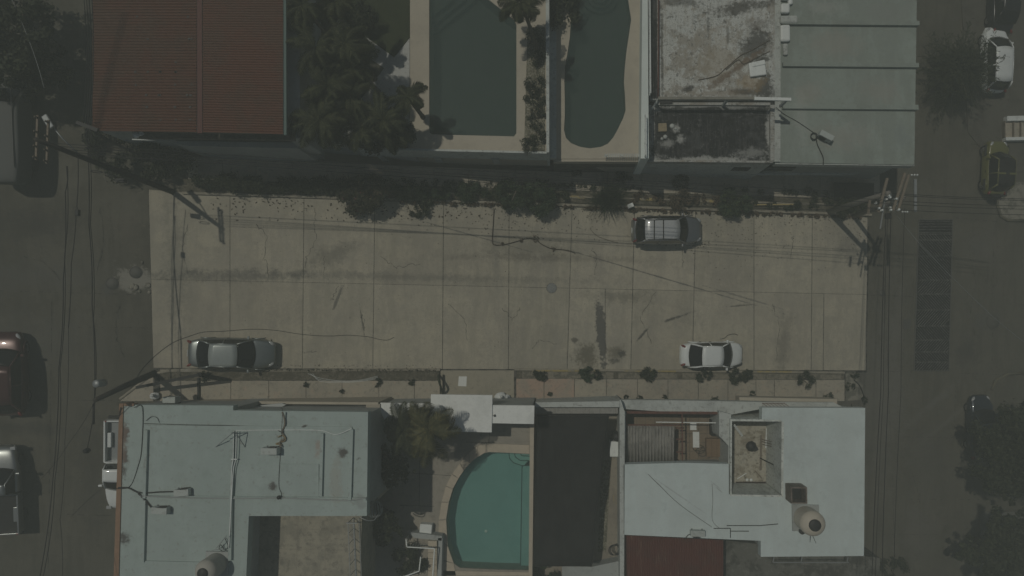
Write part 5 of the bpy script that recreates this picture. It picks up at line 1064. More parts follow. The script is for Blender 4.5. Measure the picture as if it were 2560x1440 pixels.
# garden bed plants
for k, (x, y, r) in enumerate([(1340,95,.55),(1345,150,.5),(1340,215,.5),(1330,238,.42),(1342,262,.5),(1340,300,.5),(1325,363,.45),(1345,340,.45)]):
    shrub(P(x,y,zd), r*1.15, .5, ['flowering shrub at the head of the pebbly bed under the palm','second shrub down the pebbly bed','third shrub down the pebbly bed','shrub bulging over the left edge of the pebbly bed','fifth shrub down the pebbly bed','sixth shrub down the pebbly bed','shrub at the lower left corner of the pebbly bed','last shrub by the lower wall of the pebbly bed'][k], m_leafd, n=520, size=.05, group='shrubs in the pebbly bed', petals=26, petm=m_leafdry)
def palm(base, h, r, nf, label, seed, lean=(0,0), dry=0, m=None, feather=1.0, trunk=.13, group='garden palms'):
    rnd = random.Random(seed); r *= 1.32; nf = int(nf*.72); e = empty('palm_tree', base, label, 'palm tree', group)
    topv = Vector((lean[0], lean[1], h)); pts = []
    for i in range(9): t = i/8; pts.append(Vector((lean[0]*t**1.5, lean[1]*t**1.5, h*t-.3*(i == 0))))
    q = MB(); q.tube(pts, [trunk*(1.35 if i == 0 else 1-.35*i/8) for i in range(9)], 9); q.build('trunk', m_bark, e)
    q = MB(); qd = MB()
    for f in range(nf):
        az = f*2.399+rnd.uniform(-.6,.6); el = R(rnd.uniform(-5, 75)); ln = r*rnd.uniform(.65,1.2); tgt = qd if rnd.random() < dry else q
        if tgt is qd: el = R(rnd.uniform(-30, 10))
        p = Vector(topv); path = [p.copy()]; n = 16; a = el; sway = rnd.uniform(-.06,.06); z_ = az
        for i in range(n):
            p = p+Vector((math.cos(a)*math.cos(z_), math.cos(a)*math.sin(z_), math.sin(a)))*ln/n; a -= R(rnd.uniform(3.2,8.2)); z_ += sway+rnd.uniform(-.03,.03); path.append(p.copy())
        tgt.tube(path, [.03*(1-.8*i/n) for i in range(n+1)], 4)
        vs = []; fs = []; fine = sm(path, 3)
        for i in range(3, len(fine)-1):
            t = i/len(fine); d = (fine[i+1]-fine[i]).normalized(); s = d.cross(Vector((0,0,1)))
            s = s.normalized() if s.length > .05 else Vector((1,0,0)); up = s.cross(d)
            ll = r*.34*feather*math.sin(math.pi*min(1, t*.92+.1))**.7*rnd.uniform(.8,1.1)
            for sg in (1,-1):
                dirv = (s*sg*.8+d*.75-up*rnd.uniform(.15,.5)).normalized(); tip = fine[i]+dirv*ll-Vector((0,0,ll*.18)); wv = d*.02
                b = len(vs); mid = fine[i]+dirv*ll*.5; vs += [fine[i]-wv*.6, fine[i]+wv*.6, mid+wv, tip, mid-wv]; fs.append((b, b+1, b+2, b+3, b+4))
        tgt.add(vs, fs)
    q.build('crown', m or m_palm, e)
    if qd.v: qd.build('dry_fronds', m_palmdry, e)
    return e
def palm_at(px, py, ztop, ground_z, r, nf, label, seed, **k):
    c = P(px, py, ztop); b = Vector((c.x+k.pop('bx', .2), c.y+k.pop('by', 0), ground_z)); return palm(b, ztop-ground_z, r, nf, label, seed, lean=(c.x-b.x, c.y-b.y), **k)
for k, (x, y, zt_, r, nf, lb) in enumerate([(800,300,10.2,1.5,30,'bushy palm with lit fronds overhanging the terrace wall beside the red roof'),(905,320,9.0,1.2,24,'palm at the lower wall right of the bushiest one'),(955,300,9.2,1.2,24,'dark palm in front of the sunlit paving'),
    (1018,243,9.0,1.0,20,'outermost palm whose fronds reach the pool deck'),(885,160,9.8,1.25,24,'palm casting long trunk shadows on the pale paving'),(865,110,10.5,1.4,26,'dark palm in the middle of the shaded garden'),
    (790,120,10.5,1.3,24,'dark palm next to the red roof house'),(820,215,10.0,1.3,24,'palm between the red roof and the garden centre'),(755,15,11.0,1.2,22,'palm at the top edge of the photo beside the red roof'),(840,5,10.5,1.1,16,'palm with visible pale trunk at the top edge'),(870,240,9.6,1.3,24,'palm behind the dark front palm'),(975,330,8.6,1.1,22,'low palm at the terrace corner')]):
    palm_at(x, y, zt_, zd, r*.95, nf, lb, 10+k, dry=.06, by=-.1)
for k, (x, y, r) in enumerate([(790,330,1.0),(870,270,1.1),(990,355,.8),(930,350,1.0),(1000,345,.8),(780,60,1.1),(760,190,.9),(830,165,1.1),(905,60,1.0),(1010,340,.8)]):
    shrub(P(x,y,zd), r, 1.6, ['dark shrub under the bushy overhanging palm','dark shrub in the garden centre','shrub in the lower right garden corner','shrub along the lower garden wall','shrub by the lit pool deck edge','shrub near the top of the shaded garden','shrub against the red roof house','shrub among the inner palms','shrub at the upper lawn edge','compact shrub left of the pool deck corner'][k], m_leafd, n=2600, size=.08, loose=1.4, group='shrubs in the shaded garden')
palm_at(1302, 8, 9.2, zd, 1.15, 26, 'palm with fan crown standing over the pebbly bed at the top', 55, bx=.75, by=-1.2, trunk=.12)
shrub(P(1400,25,ze), 1.2, 1.2, 'dark bush at the top left of the kidney pool', m_leafd, n=3500, size=.08, loose=1.6)
hedge(1225, 1420, lambda x: 470+(x-1225)*.03, lambda x: 500+(x-1225)*.03, .5, 3500, 'low scrub around the two rounded bushes on the north kerb', m_leafd)
hedge(1580, 1800, lambda x: 484+(x-1580)*.03, lambda x: 506+(x-1580)*.03, .3, 1500, 'thin scrub on the verge above the roof rack car', m_leafdry)
hedge(1880, 2160, lambda x: 470+(x-1880)*.03, lambda x: 520+(x-1880)*.03, .45, 3600, 'dark scrub on the verge left of the double utility pole', m_leafd)
hedge(1000, 2150, lambda x: topk(x)-3, lambda x: topk(x)+3, .12, 5200, 'ragged weeds growing along the north kerb edge', m_leafdry)
hedge(860, 1600, lambda x: 446+(x-860)*.03, lambda x: 455+(x-860)*.03, .25, 2600, 'low weeds behind the bushes on the north kerb', m_leafd)
# feathery bush at kerb
e = empty('feathery_bush', G(1520,498,.1), 'feathery dark green bush beside the rear of the roof rack car', 'shrub', 'bushes on the north kerb')
rnd = random.Random(3); q = MB()
for i in range(420):
    a = rnd.random()*6.28; el = R(rnd.uniform(5,80)); ln = rnd.uniform(.8,1.75); o_ = Vector((rnd.gauss(0,.3), rnd.gauss(0,.2), .1)); d = Vector((math.cos(el)*math.cos(a), math.cos(el)*math.sin(a), math.sin(el)))
    pts = [o_, o_+d*ln*.5, o_+d*ln*.85-Vector((0,0,.1)), o_+d*ln-Vector((0,0,.25))]
    q.tube(pts, [.012,.012,.008,.003], 3)
    for t in range(12):
        p = pts[1].lerp(pts[3], t/12); s = Vector((rnd.gauss(0,1), rnd.gauss(0,1), rnd.gauss(0,.4))).normalized()*.13; q.add([p, p+s*.5+Vector((0,0,.012)), p+s, p+s*.5-Vector((0,0,.02))], [(0,1,2,3)])
q.build('foliage', m_leafg, e)
# court palm and dense shade tree
palm_at(1070, 1072, 6.8, zc_, 1.55, 34, 'palm with yellowish fronds leaning over the white gateway slabs', 70, dry=.15, m=m_palmy, bx=-.3, by=-.6)
palm_at(1010, 1075, 5.8, zc_, 1.3, 24, 'shaded palm left of the yellowish one by the white house', 71, bx=.1)
def tree(base, h, r, label, m, n, seed, size=.1, nb=16, group=None, flat=.7, trunk=.2):
    rnd = random.Random(seed); e = empty('leafy_tree', base, label, 'tree', group); cl = []; q = MB()
    q.tube([(0,0,-.3), (.05,.03,h*.3), (0,0,h*.55)], [trunk*1.2, trunk, trunk*.75], 8)
    for i in range(nb):
        a = i*2.399; d = r*math.sqrt((i+.5)/nb)*rnd.uniform(.75,1.0); z = h*(.6+.35*flat*math.sqrt(max(0, 1-(d/r)**2)))*rnd.uniform(.92,1.05)
        c = Vector((d*math.cos(a), d*math.sin(a), z)); cl.append((c, r*rnd.uniform(.12,.24)))
        if i % 2 == 0: q.tube([(0,0,h*.45), c*.5+Vector((0,0,h*.22)), c], [trunk*.5, trunk*.3, .03], 5)
        for j in range(5): cl.append((c+Vector((rnd.gauss(0,.2*r), rnd.gauss(0,.2*r), rnd.gauss(0,.1*r))), r*rnd.uniform(.05,.16)))
    q.build('trunk', m_bark, e)
    q = MB(); q.add(*leafcloud(cl, n, size, rnd)); q.build('crown', m, e); return e
def tree_at(px, py, h, r, label, m, n, seed, **k):
    c = G(px, py, h*.8); return tree(c-Vector((0,0,h*.8)), h, r, label, m, n, seed, **k)
c = P(968, 1170, zc_+3); tree(Vector((c.x, c.y, zc_)), 3.2, 1.15, 'dark leafy tree filling the shade between the white house and the pool court', m_leafd, 5000, 80, size=.08)
c = P(950, 1310, zc_+2); tree(Vector((c.x, c.y, zc_)), 2.6, 1.2, 'low dark tree at the bottom of the shaded court', m_leafd, 6000, 81, size=.09)
shrub(P(1030,1395,zc_), .95, 1.0, 'dark bush between the stair railings left of the D shaped pool', m_leafd, n=4000, size=.07, loose=1.5)
shrub(P(1345,1435,z3), 1.2, 1.2, 'leafy bush at the bottom edge below the black shade cloth', m_leafg, n=2500, size=.09)
# street trees right and left
e = empty('leafy_tree', G(2362,200), 'dark spiky tree between the ribbed roof and the white hatchback', 'tree', 'street trees')
rnd = random.Random(8); q = MB(); qt = MB(); qt.tube([(0,0,-.3),(.05,0,1.2),(0,.1,2.4)], [.16,.13,.08], 8)
for i in range(620):
    a = rnd.random()*6.28; el = R(rnd.uniform(-8,80)); ln = rnd.uniform(.9,3.15)*(1 if rnd.random() < .5 else .8); o_ = Vector((rnd.gauss(0,.35), rnd.gauss(0,.35), rnd.uniform(.9,2.3))); d = Vector((math.cos(el)*math.cos(a), math.cos(el)*math.sin(a), math.sin(el)*.6))
    pts = [o_, o_+d*ln*.5, o_+d*ln*.85-Vector((0,0,.12)), o_+d*ln-Vector((0,0,.35))]; q.tube(pts, [.014,.013,.009,.004], 3)
    for t in range(int(9+ln*4)):
        p = pts[0].lerp(pts[3], .3+.7*rnd.random()); s = (d*.7+Vector((rnd.gauss(0,.7), rnd.gauss(0,.7), rnd.gauss(0,.4)))).normalized()*rnd.uniform(.16,.34); w_ = s.cross(Vector((0,0,1)))*.09; q.add([p, p+s*.5+w_, p+s, p+s*.5-w_], [(0,1,2,3)])
    if i % 60 == 0: qt.tube([(0,0,1.4), o_+d*ln*.4, pts[2]], [.07,.04,.01], 5)
q.build('crown', m_leafd, e); qt.build('trunk', m_bark, e)
tree_at(2585, 1135, 6.0, 3.3, 'broad dark tree covering the dark blue car at the lower right', m_leafd, 26000, 91, size=.11, nb=34, group='street trees')
tree_at(2540, 1400, 5.5, 2.8, 'dark tree at the bottom right corner', m_leafd, 18000, 92, size=.12, nb=20, group='street trees')
tree_at(-15, 70, 5.0, 2.8, 'dark tree at the top left corner of the photo', m_leafd, 13000, 93, size=.11, nb=20, group='street trees')
tree_at(70, 160, 3.4, 1.7, 'smaller dark tree above the light grey van', m_leafd, 5000, 94, size=.10, nb=14, group='street trees')
shrub(G(2010,1425,.1), 1.6, 1.2, 'dark bushes behind the rear awning of the lower right house', m_leafd, n=5000, size=.09, stretch=2)
shrub(G(2230,1425,.1), 1.0, .5, 'scruffy weeds at the bottom right of the white house', m_leafd, n=1200, size=.07)

# ---------- poles and wires ----------
def pole(name, bx, by, tx, ty, ztop, r, m, label, group=None):
    b = G(bx, by); t = P(tx, ty, ztop); e = empty(name, b, label, 'utility pole', group)
    q = MB(); q.tube([b-Vector((0,0,.4)), b.lerp(t, .5), t], [r*1.3, r*1.1, r*.8], 12); W(q, 'pole', m, e); return e, b, t
pe, pb, ptop = pole('utility_pole', 432, 480, 88, 348, 15.7, .13, m_poledk, 'tall dark utility pole leaning over the street at the upper left')
q = MB()
for t in (.99, .93):
    p = pb.lerp(ptop, t); q.bar(p+Vector((0,-.9,0)), p+Vector((0,1.1,0)), .09)
W(q, 'crossarm', m_wood, pe)
q = MB()
for t in (.99,.93):
    p = pb.lerp(ptop, t)
    for d in (-.8,-.3,.35,1.0): q.lathe(p+Vector((0,d,.05)), [(.03,0),(.055,.06),(.03,.1),(.05,.14),(.01,.18)], 8)
W(q, 'insulator', m_wood, pe)
for k, t in enumerate((.52, .62)):
    p = pb.lerp(ptop, t); q = MB(); q.tube([p+Vector((.25*math.cos(a),-.4-.05*k,.25*math.sin(a))) for a in [i*.5 for i in range(26)]], .02, 5); W(q, 'cable_coil', m_cable, pe)
q = MB(); p = pb.lerp(ptop, .44); q.box(p+Vector((0,-.45,0)), (.45,.2,.3)); W(q, 'splice_box', m_blk, pe)
le = bld('street_lamp', 185, 375, pb.lerp(ptop,.72).z, 'street lamp arm reaching up left from the dark utility pole', 'street lamp')
a = pb.lerp(ptop, .72); b_ = P(133, 318, a.z+.9)
q = MB(); q.tube([a, a.lerp(b_, .6)+Vector((0,0,.15)), b_], .035, 8); W(q, 'arm', m_galv, le)
d_ = (b_-a).normalized(); c = b_+d_*.3; ang = math.atan2(d_.y, d_.x)
q = MB(); q.box(c, (.75,.3,.14), ang); W(q, 'lamp_head', m_galv, le, bevel=.05)
# rack of the bundle of overhead lines beside the red roof
re_, rb, rt = pole('cable_bracket', 258, 345, 222, 318, 11.2, .07, m_dark, 'dark bracket holding the line bundle at the corner of the red roof'); re_['category'] = 'bracket'
q = MB(); q.bar(P(192,306,11.2), P(245,326,11.2), .18, .12); W(q, 'bar', m_dark, re_)
q = MB()
for x, y in ((222,300),(221,338)): q.tube([P(x+9*math.cos(i*.6), y+9*math.sin(i*.6), 11.2) for i in range(14)], .02, 5)
W(q, 'cable_loop', m_cable, re_)
def wire(pts, label, r=.016, sag=.25, grp='overhead wires over the left hand street', m=None):
    out = []
    for a, b in zip(pts[:-1], pts[1:]):
        for i in range(12): t = i/12; out.append(a.lerp(b, t)-Vector((0,0,sag*4*t*(1-t))))
    out.append(pts[-1]); q = MB(); q.tube(out, r, 4); return q.build('overhead_wire', m or m_cable, label=label, cat='wire', group=grp)
wire([P(207,-40,13),P(208,310,11.2)], 'leftmost line of the bundle entering at the top beside the red roof', .02)
wire([P(213,-40,13),P(214,312,11.2)], 'second line of the bundle beside the red roof', .02)
wire([P(220,-40,13),P(219,314,11.2)], 'third line of the bundle beside the red roof', .026)
wire([P(227,-40,13),P(224,316,11.2)], 'line of the bundle nearest the red roof', .02)
wire([P(216,316,11.2),P(222,560,10.6),P(230,760,10.4),P(236,1000,10.0)], 'thick line curving from the bracket to the lower left pole', .025, .1)
wire([P(220,318,11.2),P(226,560,10.5),P(234,800,10.3),P(237,1000,10.0)], 'thin line running with the thick one down to the lower left pole', .018, .15)
wire([P(168,415,12),P(163,480,12),P(158,700,11.6),P(147,920,11.4),P(132,1200,11.6),P(100,1440,12),P(96,1480,12)], 'leftmost long black line over the left hand street', .022, .1)
wire([P(166,415,12),P(161,640,11.6),P(150,920,11.4),P(137,1200,11.6),P(104,1460,12)], 'second black line running with the leftmost one', .018, .18)
wire([P(195,395,12),P(192,515,11.7),P(190,540,11.7),P(178,660,11.6),P(171,820,11.4)], 'short black line carrying a small box', .02, .05)
wire([P(171,820,11.4),P(162,1100,11.4),P(150,1300,11.6),P(155,1470,12)], 'faint line continuing below the small box', .012, .1)
q = MB(); q.box(P(194,532,11.65), (.18,.32,.2)); q.build('junction_box', m_blk, bevel=.02, label='small black box hanging on the line over the left hand street', cat='box')
wire([P(0,-60,12),P(62,75,12),P(110,220,12)], 'pale diagonal line at the top left corner', .012, .1, m=m_galv)
# pole at lower left with transformer can
p2, b2_, t2_ = pole('utility_pole', 384, 931, 238, 1000, 11.0, .15, m_poledk, 'leaning dark pole with white drum at the lower left street corner')
q = MB(); q.lathe(P(250,958,10.6), [(.02,-.35),(.19,-.33),(.2,0),(.2,.3),(.17,.34),(.02,.36)], 18); W(q, 'transformer', m_galv, p2)
q = MB(); q.tube([t2_, P(232,1050,10.2), P(219,1120,9.8)], .02, 5); q.lathe(P(217,1127,9.7), [(.02,-.2),(.12,-.15),(.14,0),(.12,.15),(.02,.2)], 10); q.tube([P(234,1010,10.6),P(234,1060,10.3)], .06, 6); W(q, 'hanging_cable', m_cable, p2)
wire([P(238,998,10.9),P(170,1110,10),P(100,1200,9),P(0,1300,9)], 'thin line leaving the lower left pole towards the silver pickup', .012, .2)
# dark steel arm and post
b = G(500, 937); e = empty('signal_arm', b, 'dark steel post with long arm over the corner sidewalk at the lower left', 'post')
q = MB(); t = P(498,936,lev(498,936)+2.0); q.bar(b, t, .2); W(q, 'post', m_blk, e)
q = MB(); q.bar(P(498,937,t.z), P(341,969,t.z-.3), .17, .12); W(q, 'arm', m_blk, e)
q = MB(); gprism(q, [(493,945),(498,945),(498,999),(493,999)], .25, .2); q.build('low_barrier', m_blk, label='low dark bar crossing the sidewalk below the dark post', cat='barrier')
# right hand poles, brackets and pale posts
p3, b3_, t3_ = pole('utility_pole', 2072, 529, 2222, 482, 5.4, .15, m_bollard, 'grey double utility pole with crossarms at the right street corner')
p4, b4__, t4_ = pole('utility_pole', 2135, 540, 2260, 494, 4.6, .13, m_bollard, 'second grey utility pole just right of the double one')
for (a, c_) in (((2196,530),(2218,445)),((2232,526),(2262,432)),((2245,524),(2272,436)),((2170,535),(2174,500))):
    q = MB(); q.bar(P(*a, t3_.z-.2), P(*c_, t3_.z+.1), .13, .09); W(q, 'crossarm', m_wood, p3)

q = MB(); q.bar(P(2288,530,4.8), P(2288,448,4.8), .14, .09); W(q, 'crossarm', m_galv, p4)
q = MB(); q.bar(P(2215,482,4.7), P(2200,572,4.7), .07); W(q, 'crossarm', m_galv, p4)
q = MB(); rnd = random.Random(5)
for i in range(14): q.lathe(P(2185+rnd.uniform(0,60), 490+rnd.uniform(0,40), t3_.z-rnd.uniform(0,1)), [(.04,0),(.07,.08),(.04,.14),(.07,.2),(.02,.25)], 8)
for x in (2278,2285,2292,2255,2261,2267): q.lathe(P(x, 438 if x > 2270 else 530, 4.9), [(.04,0),(.06,.06),(.04,.1),(.01,.15)], 8)
W(q, 'insulator', m_whp, p3)
q = MB(); q.lathe(P(2212,490,4.2), [(.02,-.4),(.22,-.38),(.24,0),(.22,.38),(.02,.4)], 18); q.lathe(P(2240,502,3.8), [(.02,-.3),(.2,-.28),(.2,.28),(.02,.3)], 18); W(q, 'transformer', m_galv, p3)
for y0, y1, yy, z in ((347,470,498,1),(352,480,512,2),(357,500,520,3),(362,518,534,4),(375,465,494,5)):
    wire([ptop-Vector((0,0,.6*z)), P(2215, y0*0+yy-12, 5.3), P(2620, yy+4, 4.5)], ['','topmost','second','third','fourth','faintest'][z]+' long wire spanning from the dark pole to the double pole above the north kerb', .018, .35, 'long wires along the north side of the street')
for x0, x1, k in ((2222,2190,0),(2226,2199,1),(2234,2216,2),(2268,2245,3)):
    wire([P(x0-6,520,5.0),P((x0+x1)/2-4,980,5.2),P(x1-12,1500,5.5)], ['leftmost','second','third','rightmost'][k]+' wire running down the right hand street from the double pole', .022 if k in (0,2) else .014, .1, 'wires over the right hand street')
q = MB(); q.box(P(2220,540,4.9), (.28,.3,.25)); q.build('junction_box', m_blk, bevel=.02, label='black box hanging on a wire below the double utility pole', cat='box')
wire([P(2230,520,4.6),P(2300,610,4.4),P(2480,790,4),P(2620,900,4)], 'pale wire running diagonally across the drain grating', .012, .1, 'wires over the right hand street', m=m_galv)

# ---------- street things ----------
# drain grating: frame and herringbone bars
c0 = G(2335,740); e = empty('drain_grating', c0, 'long dark herringbone drain grating across the right hand street', 'grating')
q = MB(); gsheet(q, [(2297,549),(2382,549),(2372,927),(2285,927)], .012); W(q, 'pit', mat('drain_pit_dark', (.012,.012,.012)), e)
q = MB()
def gb(a, b_, w_, h_): q.bar(G(*a, .03), G(*b_, .03), w_, h_)
for a, b_ in (((2297,549),(2285,927)),((2382,549),(2372,927)),((2297,549),(2382,549)),((2285,927),(2372,927))): gb(a, b_, .07, .04)
W(q, 'frame', m_iron, e)
q = MB(); bands = [(549,585,0),(585,600,1),(600,640,1),(640,700,1),(700,735,-1),(735,775,1),(775,815,-1),(815,850,1),(850,880,-1),(880,905,1),(905,926,-1)]
for y0, y1, s in bands:
    if s == 0:
        y = y0+4
        while y < y1: gb((2297-(y-549)*.03, y), (2382-(y-549)*.03, y), .04, .03); y += 7
        continue
    x = 2285
    for i in range(-14, 16):
        # bars at 45 degrees clipped to the band
        xa = 2288+i*7; pts = []
        dy = y1-y0; xb = xa+dy*s*.9
        L_ = 2297-(y0-549)*.031+2; R_ = 2382-(y0-549)*.027-2
        t0, t1_ = 0, 1
        def X(t): return xa+(xb-xa)*t
        ts = [t for t in [k/20 for k in range(21)] if L_ <= X(t) <= R_]
        if len(ts) > 2: gb((X(ts[0]), y0+dy*ts[0]), (X(ts[-1]), y0+dy*ts[-1]), .035, .03)
    gb((2297-(y0-549)*.031, y0), (2382-(y0-549)*.027, y0), .05, .03)
W(q, 'bars', mat('worn_steel_bars', (.15,.15,.135), .6, metal=.2, layers=[(3,(.06,.06,.055),.45,.6,.9)]), e)
q = MB(); gprism(q, [(2292,543),(2387,543),(2387,548),(2292,548)], .015, .1); gprism(q, [(2280,928),(2376,928),(2376,934),(2280,934)], .015, .1); gprism(q, [(2289,548),(2295,548),(2283,928),(2278,928)], .015, .1); W(q, 'concrete_edge', m_ground2, e)
def manhole(px, py, r, label, m, grid=False, h=.03):
    c = G(px, py); e = empty('manhole_cover', c, label, 'manhole cover')
    rot = GN.to_track_quat('Z', 'Y').to_matrix()
    q = MB(); q.lathe((0,0,.008), [(r*.02,.012),(r*.9,.012),(r*.92,.0),(r*.92,.0),(r*.93,.018),(r,.018),(r*1.02,-.02)][0:7], 28, rot); q.build('cover', m, e)
    if grid:
        q = MB()
        for k in range(-4, 5):
            x = k*r*.2; l = math.sqrt(max(0, (r*.9)**2-x*x)); 
            for a, b_ in (((x,-l,.028),(x,l,.028)),((-l,x,.028),(l,x,.028))): q.bar(rot@Vector(a), rot@Vector(b_), .02, .012)
        q.build('grid', m_galv, e)
    return e
manhole(1379,720,.34,'round gridded manhole cover in the middle of the concrete road', mat('worn_iron', (.12,.115,.10), .7, layers=[(15,(.2,.19,.16),.5,.7,.6)]), True)
manhole(340,681,.36,'dark manhole cover among broken concrete at the left street corner', m_iron)
manhole(281,709,.36,'plain dark manhole cover on the left hand street', m_iron)
manhole(2206,733,.24,'small dark round cover at the east end of the road', m_iron)
manhole(2483,806,.5,'large faint round cover at the right edge', mat('dusty_iron', (.09,.088,.075)))
q = MB(); gprism(q, [(2258,798),(2277,798),(2276,823),(2257,823)], .03, .1); q.build('drain_cover', m_iron, label='small square dark drain cover left of the long grating', cat='drain cover')
q = MB(); gprism(q, [(1147,941),(1167,941),(1166,966),(1145,965)], .07, .1); q.build('access_cover', m_slab, label='pale rectangular access cover on the driveway', cat='cover')
# rubble near west manholes
rnd = random.Random(2)
for k in range(9):
    x = rnd.choice([352,360,368,335,345]); y = rnd.choice([655,662,712,718,725]); q = MB(); s = rnd.uniform(.07,.22); q.lathe(G(x+rnd.uniform(-6,6), y+rnd.uniform(-6,6), 0), [(s,0),(s*.8,.05),(s*.3,.09)], 7, Matrix.Rotation(rnd.random()*6, 3, 'Z')); q.build('concrete_chunk', bpy.data.materials['broken_corner_concrete'], label='broken concrete chunk beside the manhole covers at the left corner', cat='rubble', group='broken concrete chunks at the left corner')
# branches, cables on the road
def gpath(pts, h): return [G(*p, h) for p in pts]
cable(gpath([(1235,522),(1233,560),(1231,600),(1236,612),(1262,611),(1290,604),(1318,596),(1337,598),(1355,611),(1380,622),(1405,624),(1425,628),(1438,633)], .06), .028, 'fallen_branch', 'long thin bent branch lying in the middle of the road', 'branch', mat('dark_bark', (.06,.045,.035)), n=6)
for x, y, s in ((1339,598,.22),(1384,624,.14),(1303,602,.1),(1257,610,.1)): shrub(G(x,y,.02), s, .1, {1339:'biggest dry leaf tuft on the long fallen branch',1384:'dry leaf tuft on the right part of the long fallen branch',1303:'small leaf tuft left of the biggest on the fallen branch',1257:'small leaf tuft at the bend of the fallen branch'}[x], m_leafdry, n=70, size=.05, name='leaf_tuft', cat='leaves', group='leaf tufts on the fallen branch', stems=1)
cable(gpath([(1475,572),(1490,588),(1510,597),(1528,603),(1546,607)], .03), .016, 'fallen_branch', 'short thin twig on the road left of the roof rack car', 'branch', m_leafdry)
cable(gpath([(985,843),(970,850),(950,849),(920,842),(870,838),(830,840),(790,839),(740,834),(690,826),(630,823),(560,828),(510,830),(475,840),(430,858),(385,892),(350,930),(320,985),(305,1005)], .03), .015, 'loose_cable', 'long thin black cable winding past the grey green sedan', n=5)
cable(gpath([(1845,838),(1835,835),(1820,838),(1812,845),(1800,848)], .03), .02, 'loose_cable', 'short black wire beside the white sedan mirror')
cable(gpath([(2160,990),(2150,965),(2135,950)], .2), .03, 'loose_cable', 'dark root like strip on the broken corner slab')
q = MB(); a = G(1886,512,.3); b_ = G(1983,511,.35); q.bar(a, b_, .07, .05); q.build('plank', mat('yellow_board', (.42,.34,.15)), label='yellow board lying on the north verge', cat='plank')
q = MB(); a = G(1290,478,1.7); b_ = G(1274,516,.6); q.bar(a, b_, .05); q.build('cut_stick', m_wood, label='bare stick poking out between the two rounded bushes', cat='stick')
q = MB(); q.box(G(1576,514,.6), (.4,.25,.03), .4); q.build('white_sheet_scrap', m_whp, label='white scrap caught on the feathery bush', cat='scrap')
# leaves scattered: countable litter as one mass
q = MB(); rnd = random.Random(11)
def litter(n, x0, x1, f, sd, smin, smax):
    for _ in range(n):
        x = rnd.uniform(x0, x1); y = f(x)+abs(rnd.gauss(0, sd)); c = G(x, y, .03); s = rnd.uniform(smin, smax); a = rnd.random()*6.28; u = Vector((math.cos(a), math.sin(a), rnd.uniform(-.2,.3)))*s; v = Vector((-math.sin(a), math.cos(a), rnd.uniform(-.1,.3)))*s*.5
        q.add([c-u, c-v, c+u, c+v], [(0,1,2,3)])
litter(90, 520, 860, lambda x: topk(x)+6, 24, .03, .10); litter(130, 860, 1200, lambda x: topk(x)+10, 26, .03, .11); litter(140, 1180, 1500, lambda x: topk(x)+14, 45, .03, .07)
litter(300, 1000, 2160, lambda x: topk(x)+1, 5, .03, .07); litter(240, 1760, 2170, lambda x: topk(x)+8, 60, .025, .06); litter(120, 600, 2100, lambda x: 560, 180, .02, .05)
litter(60, 640, 1090, lambda x: 912, 5, .03, .06); litter(160, 1290, 2100, lambda x: 930, 22, .02, .05); litter(160, 400, 1090, lambda x: 930, 25, .02, .06); litter(60, 1660, 1780, lambda x: 604, 12, .03,.07)
q.build('fallen_leaves', mat('litter_leaves', (.075,.06,.04), layers=[(8,(.035,.03,.022),.4,.6,.8)]), label='dry leaves and crumbs scattered along the kerbs and road', cat='leaves', kind='stuff')
q = MB()
for _ in range(900):
    x = rnd.uniform(640, 1090); y = 924+(x-640)*.003+rnd.gauss(0, 2.0)*(1 if x > 830 else .35); c = G(x, y, .16); s = rnd.uniform(.04,.1); a = rnd.random()*6.28
    q.add([c, c+Vector((math.cos(a)*s*.4, math.sin(a)*s*.4, s)), c+Vector((math.cos(a+.6)*s, math.sin(a+.6)*s, s*.6))], [(0,1,2)])
q.build('kerb_grass', m_leafd, label='dark grass growing along the south kerb left of the driveway', cat='grass', kind='stuff')
# arc of dried lines and steel hoop
for k in range(3): cable(gpath([(770+k*6,934),(800,945+k*4),(850,952+k*2),(900,950+k*2),(945,940+k*3)], .15), .012, 'plastic_tube', ['upper','middle','lower'][k]+' of three pale tubes arched on the planting strip', 'tube', m_whm, group='pale tubes on the planting strip')
q = MB(); q.tube(sm([G(1096,938,.2),G(1098,955,.9),G(1103,970,.9),G(1106,985,.2)]), .07, 6); q.build('leaning_shrub_stake', m_leafd, label='dark post wrapped in vine at the left edge of the driveway', cat='post')
q = MB(); gprism(q, [(1106,937),(1108,937),(1108,984),(1106,984)], .3, .3); q.build('driveway_rail', m_dark, label='thin dark rail along the left edge of the driveway', cat='rail')
# rubbish bags
def bag(px, py, s, label):
    rnd = random.Random(px); q = MB(); c = G(px, py, .1); vs = []; fs = []; n = 16; mrows = 9
    for j in range(mrows):
        t = j/(mrows-1)
        for i in range(n):
            a = 2*math.pi*i/n; r_ = s*math.sin(math.pi*(.12+.86*t))**.7*(1+.16*noise.noise(Vector((math.cos(a)*2, math.sin(a)*2, t*3+px)))*2); vs.append(c+Vector((r_*math.cos(a)*1.15, r_*math.sin(a)*.85, s*1.3*t+.03*math.sin(a*5))))
    for j in range(mrows-1):
        for i in range(n): fs.append((j*n+i, j*n+(i+1)%n, (j+1)*n+(i+1)%n, (j+1)*n+i))
    fs.append([(mrows-1)*n+i for i in range(n)]); q.add(vs, fs, 0, True)
    q.lathe(c+Vector((s*.3,s*.2,s*1.25)), [(.03,0),(.09,.08),(.05,.14),(.1,.2)], 8); return q.build('rubbish_bag', m_bag, label=label, cat='rubbish bag', group='rubbish bags')
bag(390, 989, .26, 'small white rubbish bag near the orange roof corner'); bag(1252, 992, .34, 'larger grey white rubbish bag right of the white gateway slab'); bag(1266, 993, .24, 'smaller half of the rubbish bag pair by the gateway slab')
q = MB(); e = P(935,1273,6.9)
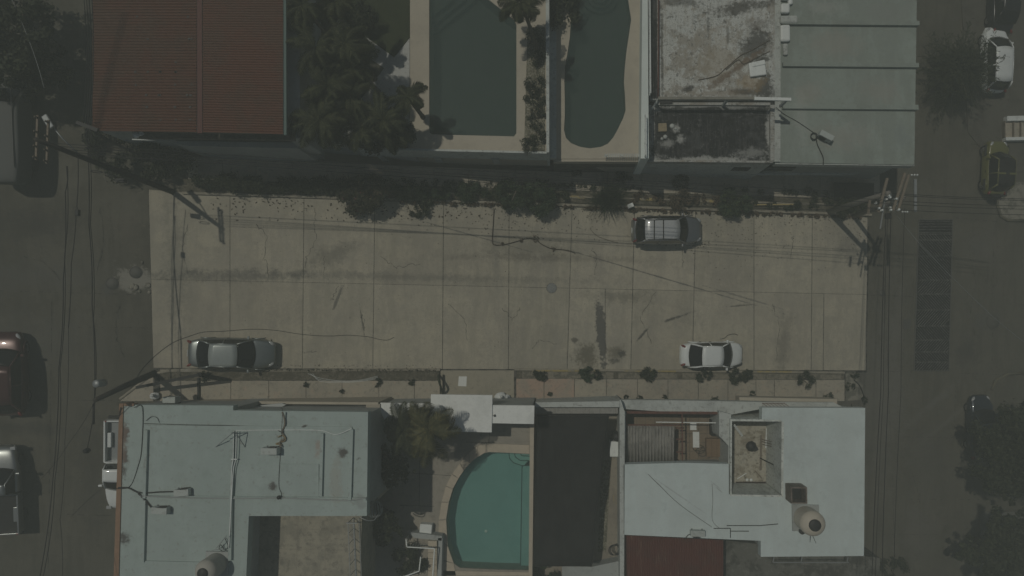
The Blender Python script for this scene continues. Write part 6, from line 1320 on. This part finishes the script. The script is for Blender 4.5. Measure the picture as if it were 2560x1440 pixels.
for k in range(16):
    a0 = random.random()*6; q.tube([e+Vector((.45*math.cos(t)*math.cos(k*.4)+.05, .45*math.sin(t), .45*math.cos(t)*math.sin(k*.4))) for t in [i*.5+a0 for i in range(10)]], .018, 4)
q.tube(sm([P(900,1292,7.6),P(915,1300,7.6),P(935,1300,7.4),P(946,1285,7.2)]), .03, 5)
q.build('wire_bundle', m_galv, label='bundle of pale wire hanging at the lower right corner of the white roof', cat='wire bundle')
# items under the north wall and on the right hand verge
q = MB(); c = G(485,415); q.box(c+Vector((0,0,.2)), (.5,.9,.4), .05); q.build('stone_block', m_deck, bevel=.03, label='pale stone block on the dark north sidewalk at the left', cat='block')
q = MB(); q.prism([G(2085,455,.5),G(2185,458,.5),G(2185,500,.5),G(2085,497,.5)], [G(2085,455,.4),G(2185,458,.4),G(2185,500,.4),G(2085,497,.4)]); q.build('metal_sheet', m_dark, label='dark sheet lying before the right end of the north wall', cat='sheet')
e = empty('concrete_bench', G(2550,320), 'concrete bench with pale rails at the right edge', 'bench')
q = MB(); gprism(q, [(2518,290),(2620,288),(2620,300),(2518,302)], .45, .1); gprism(q, [(2515,343),(2620,341),(2620,349),(2515,351)], .45, .1); W(q, 'rail', m_whm, e)
q = MB()
for x in (2512,2534,2552,2575): gprism(q, [(x,302),(x+2,302),(x+2,343),(x,343)], .35, .3)
W(q, 'slat', m_wood, e)
q = MB(); gprism(q, [(2512,302),(2620,302),(2620,343),(2512,343)], .2, .2); W(q, 'seat', m_walk, e)
# ---------- haze volume, added to lift the dark tones ----------
hm = bpy.data.materials.new('added_lift_haze'); hm.use_nodes = True; t_ = hm.node_tree; t_.nodes.remove(t_.nodes['Principled BSDF'])
pv = t_.nodes.new('ShaderNodeVolumePrincipled'); pv.inputs['Density'].default_value = HAZE = .0072; pv.inputs['Color'].default_value = (.76,.84,.76,1); pv.inputs['Anisotropy'].default_value = 0
t_.links.new(pv.outputs[0], t_.nodes['Material Output'].inputs['Volume'])
q = MB(); q.box((0,0,7.5), (184,184,77)); q.build('added_haze', hm, kind='stuff', label='thin pale greenish haze added over the whole scene to lift the dark tones', cat='added_haze')
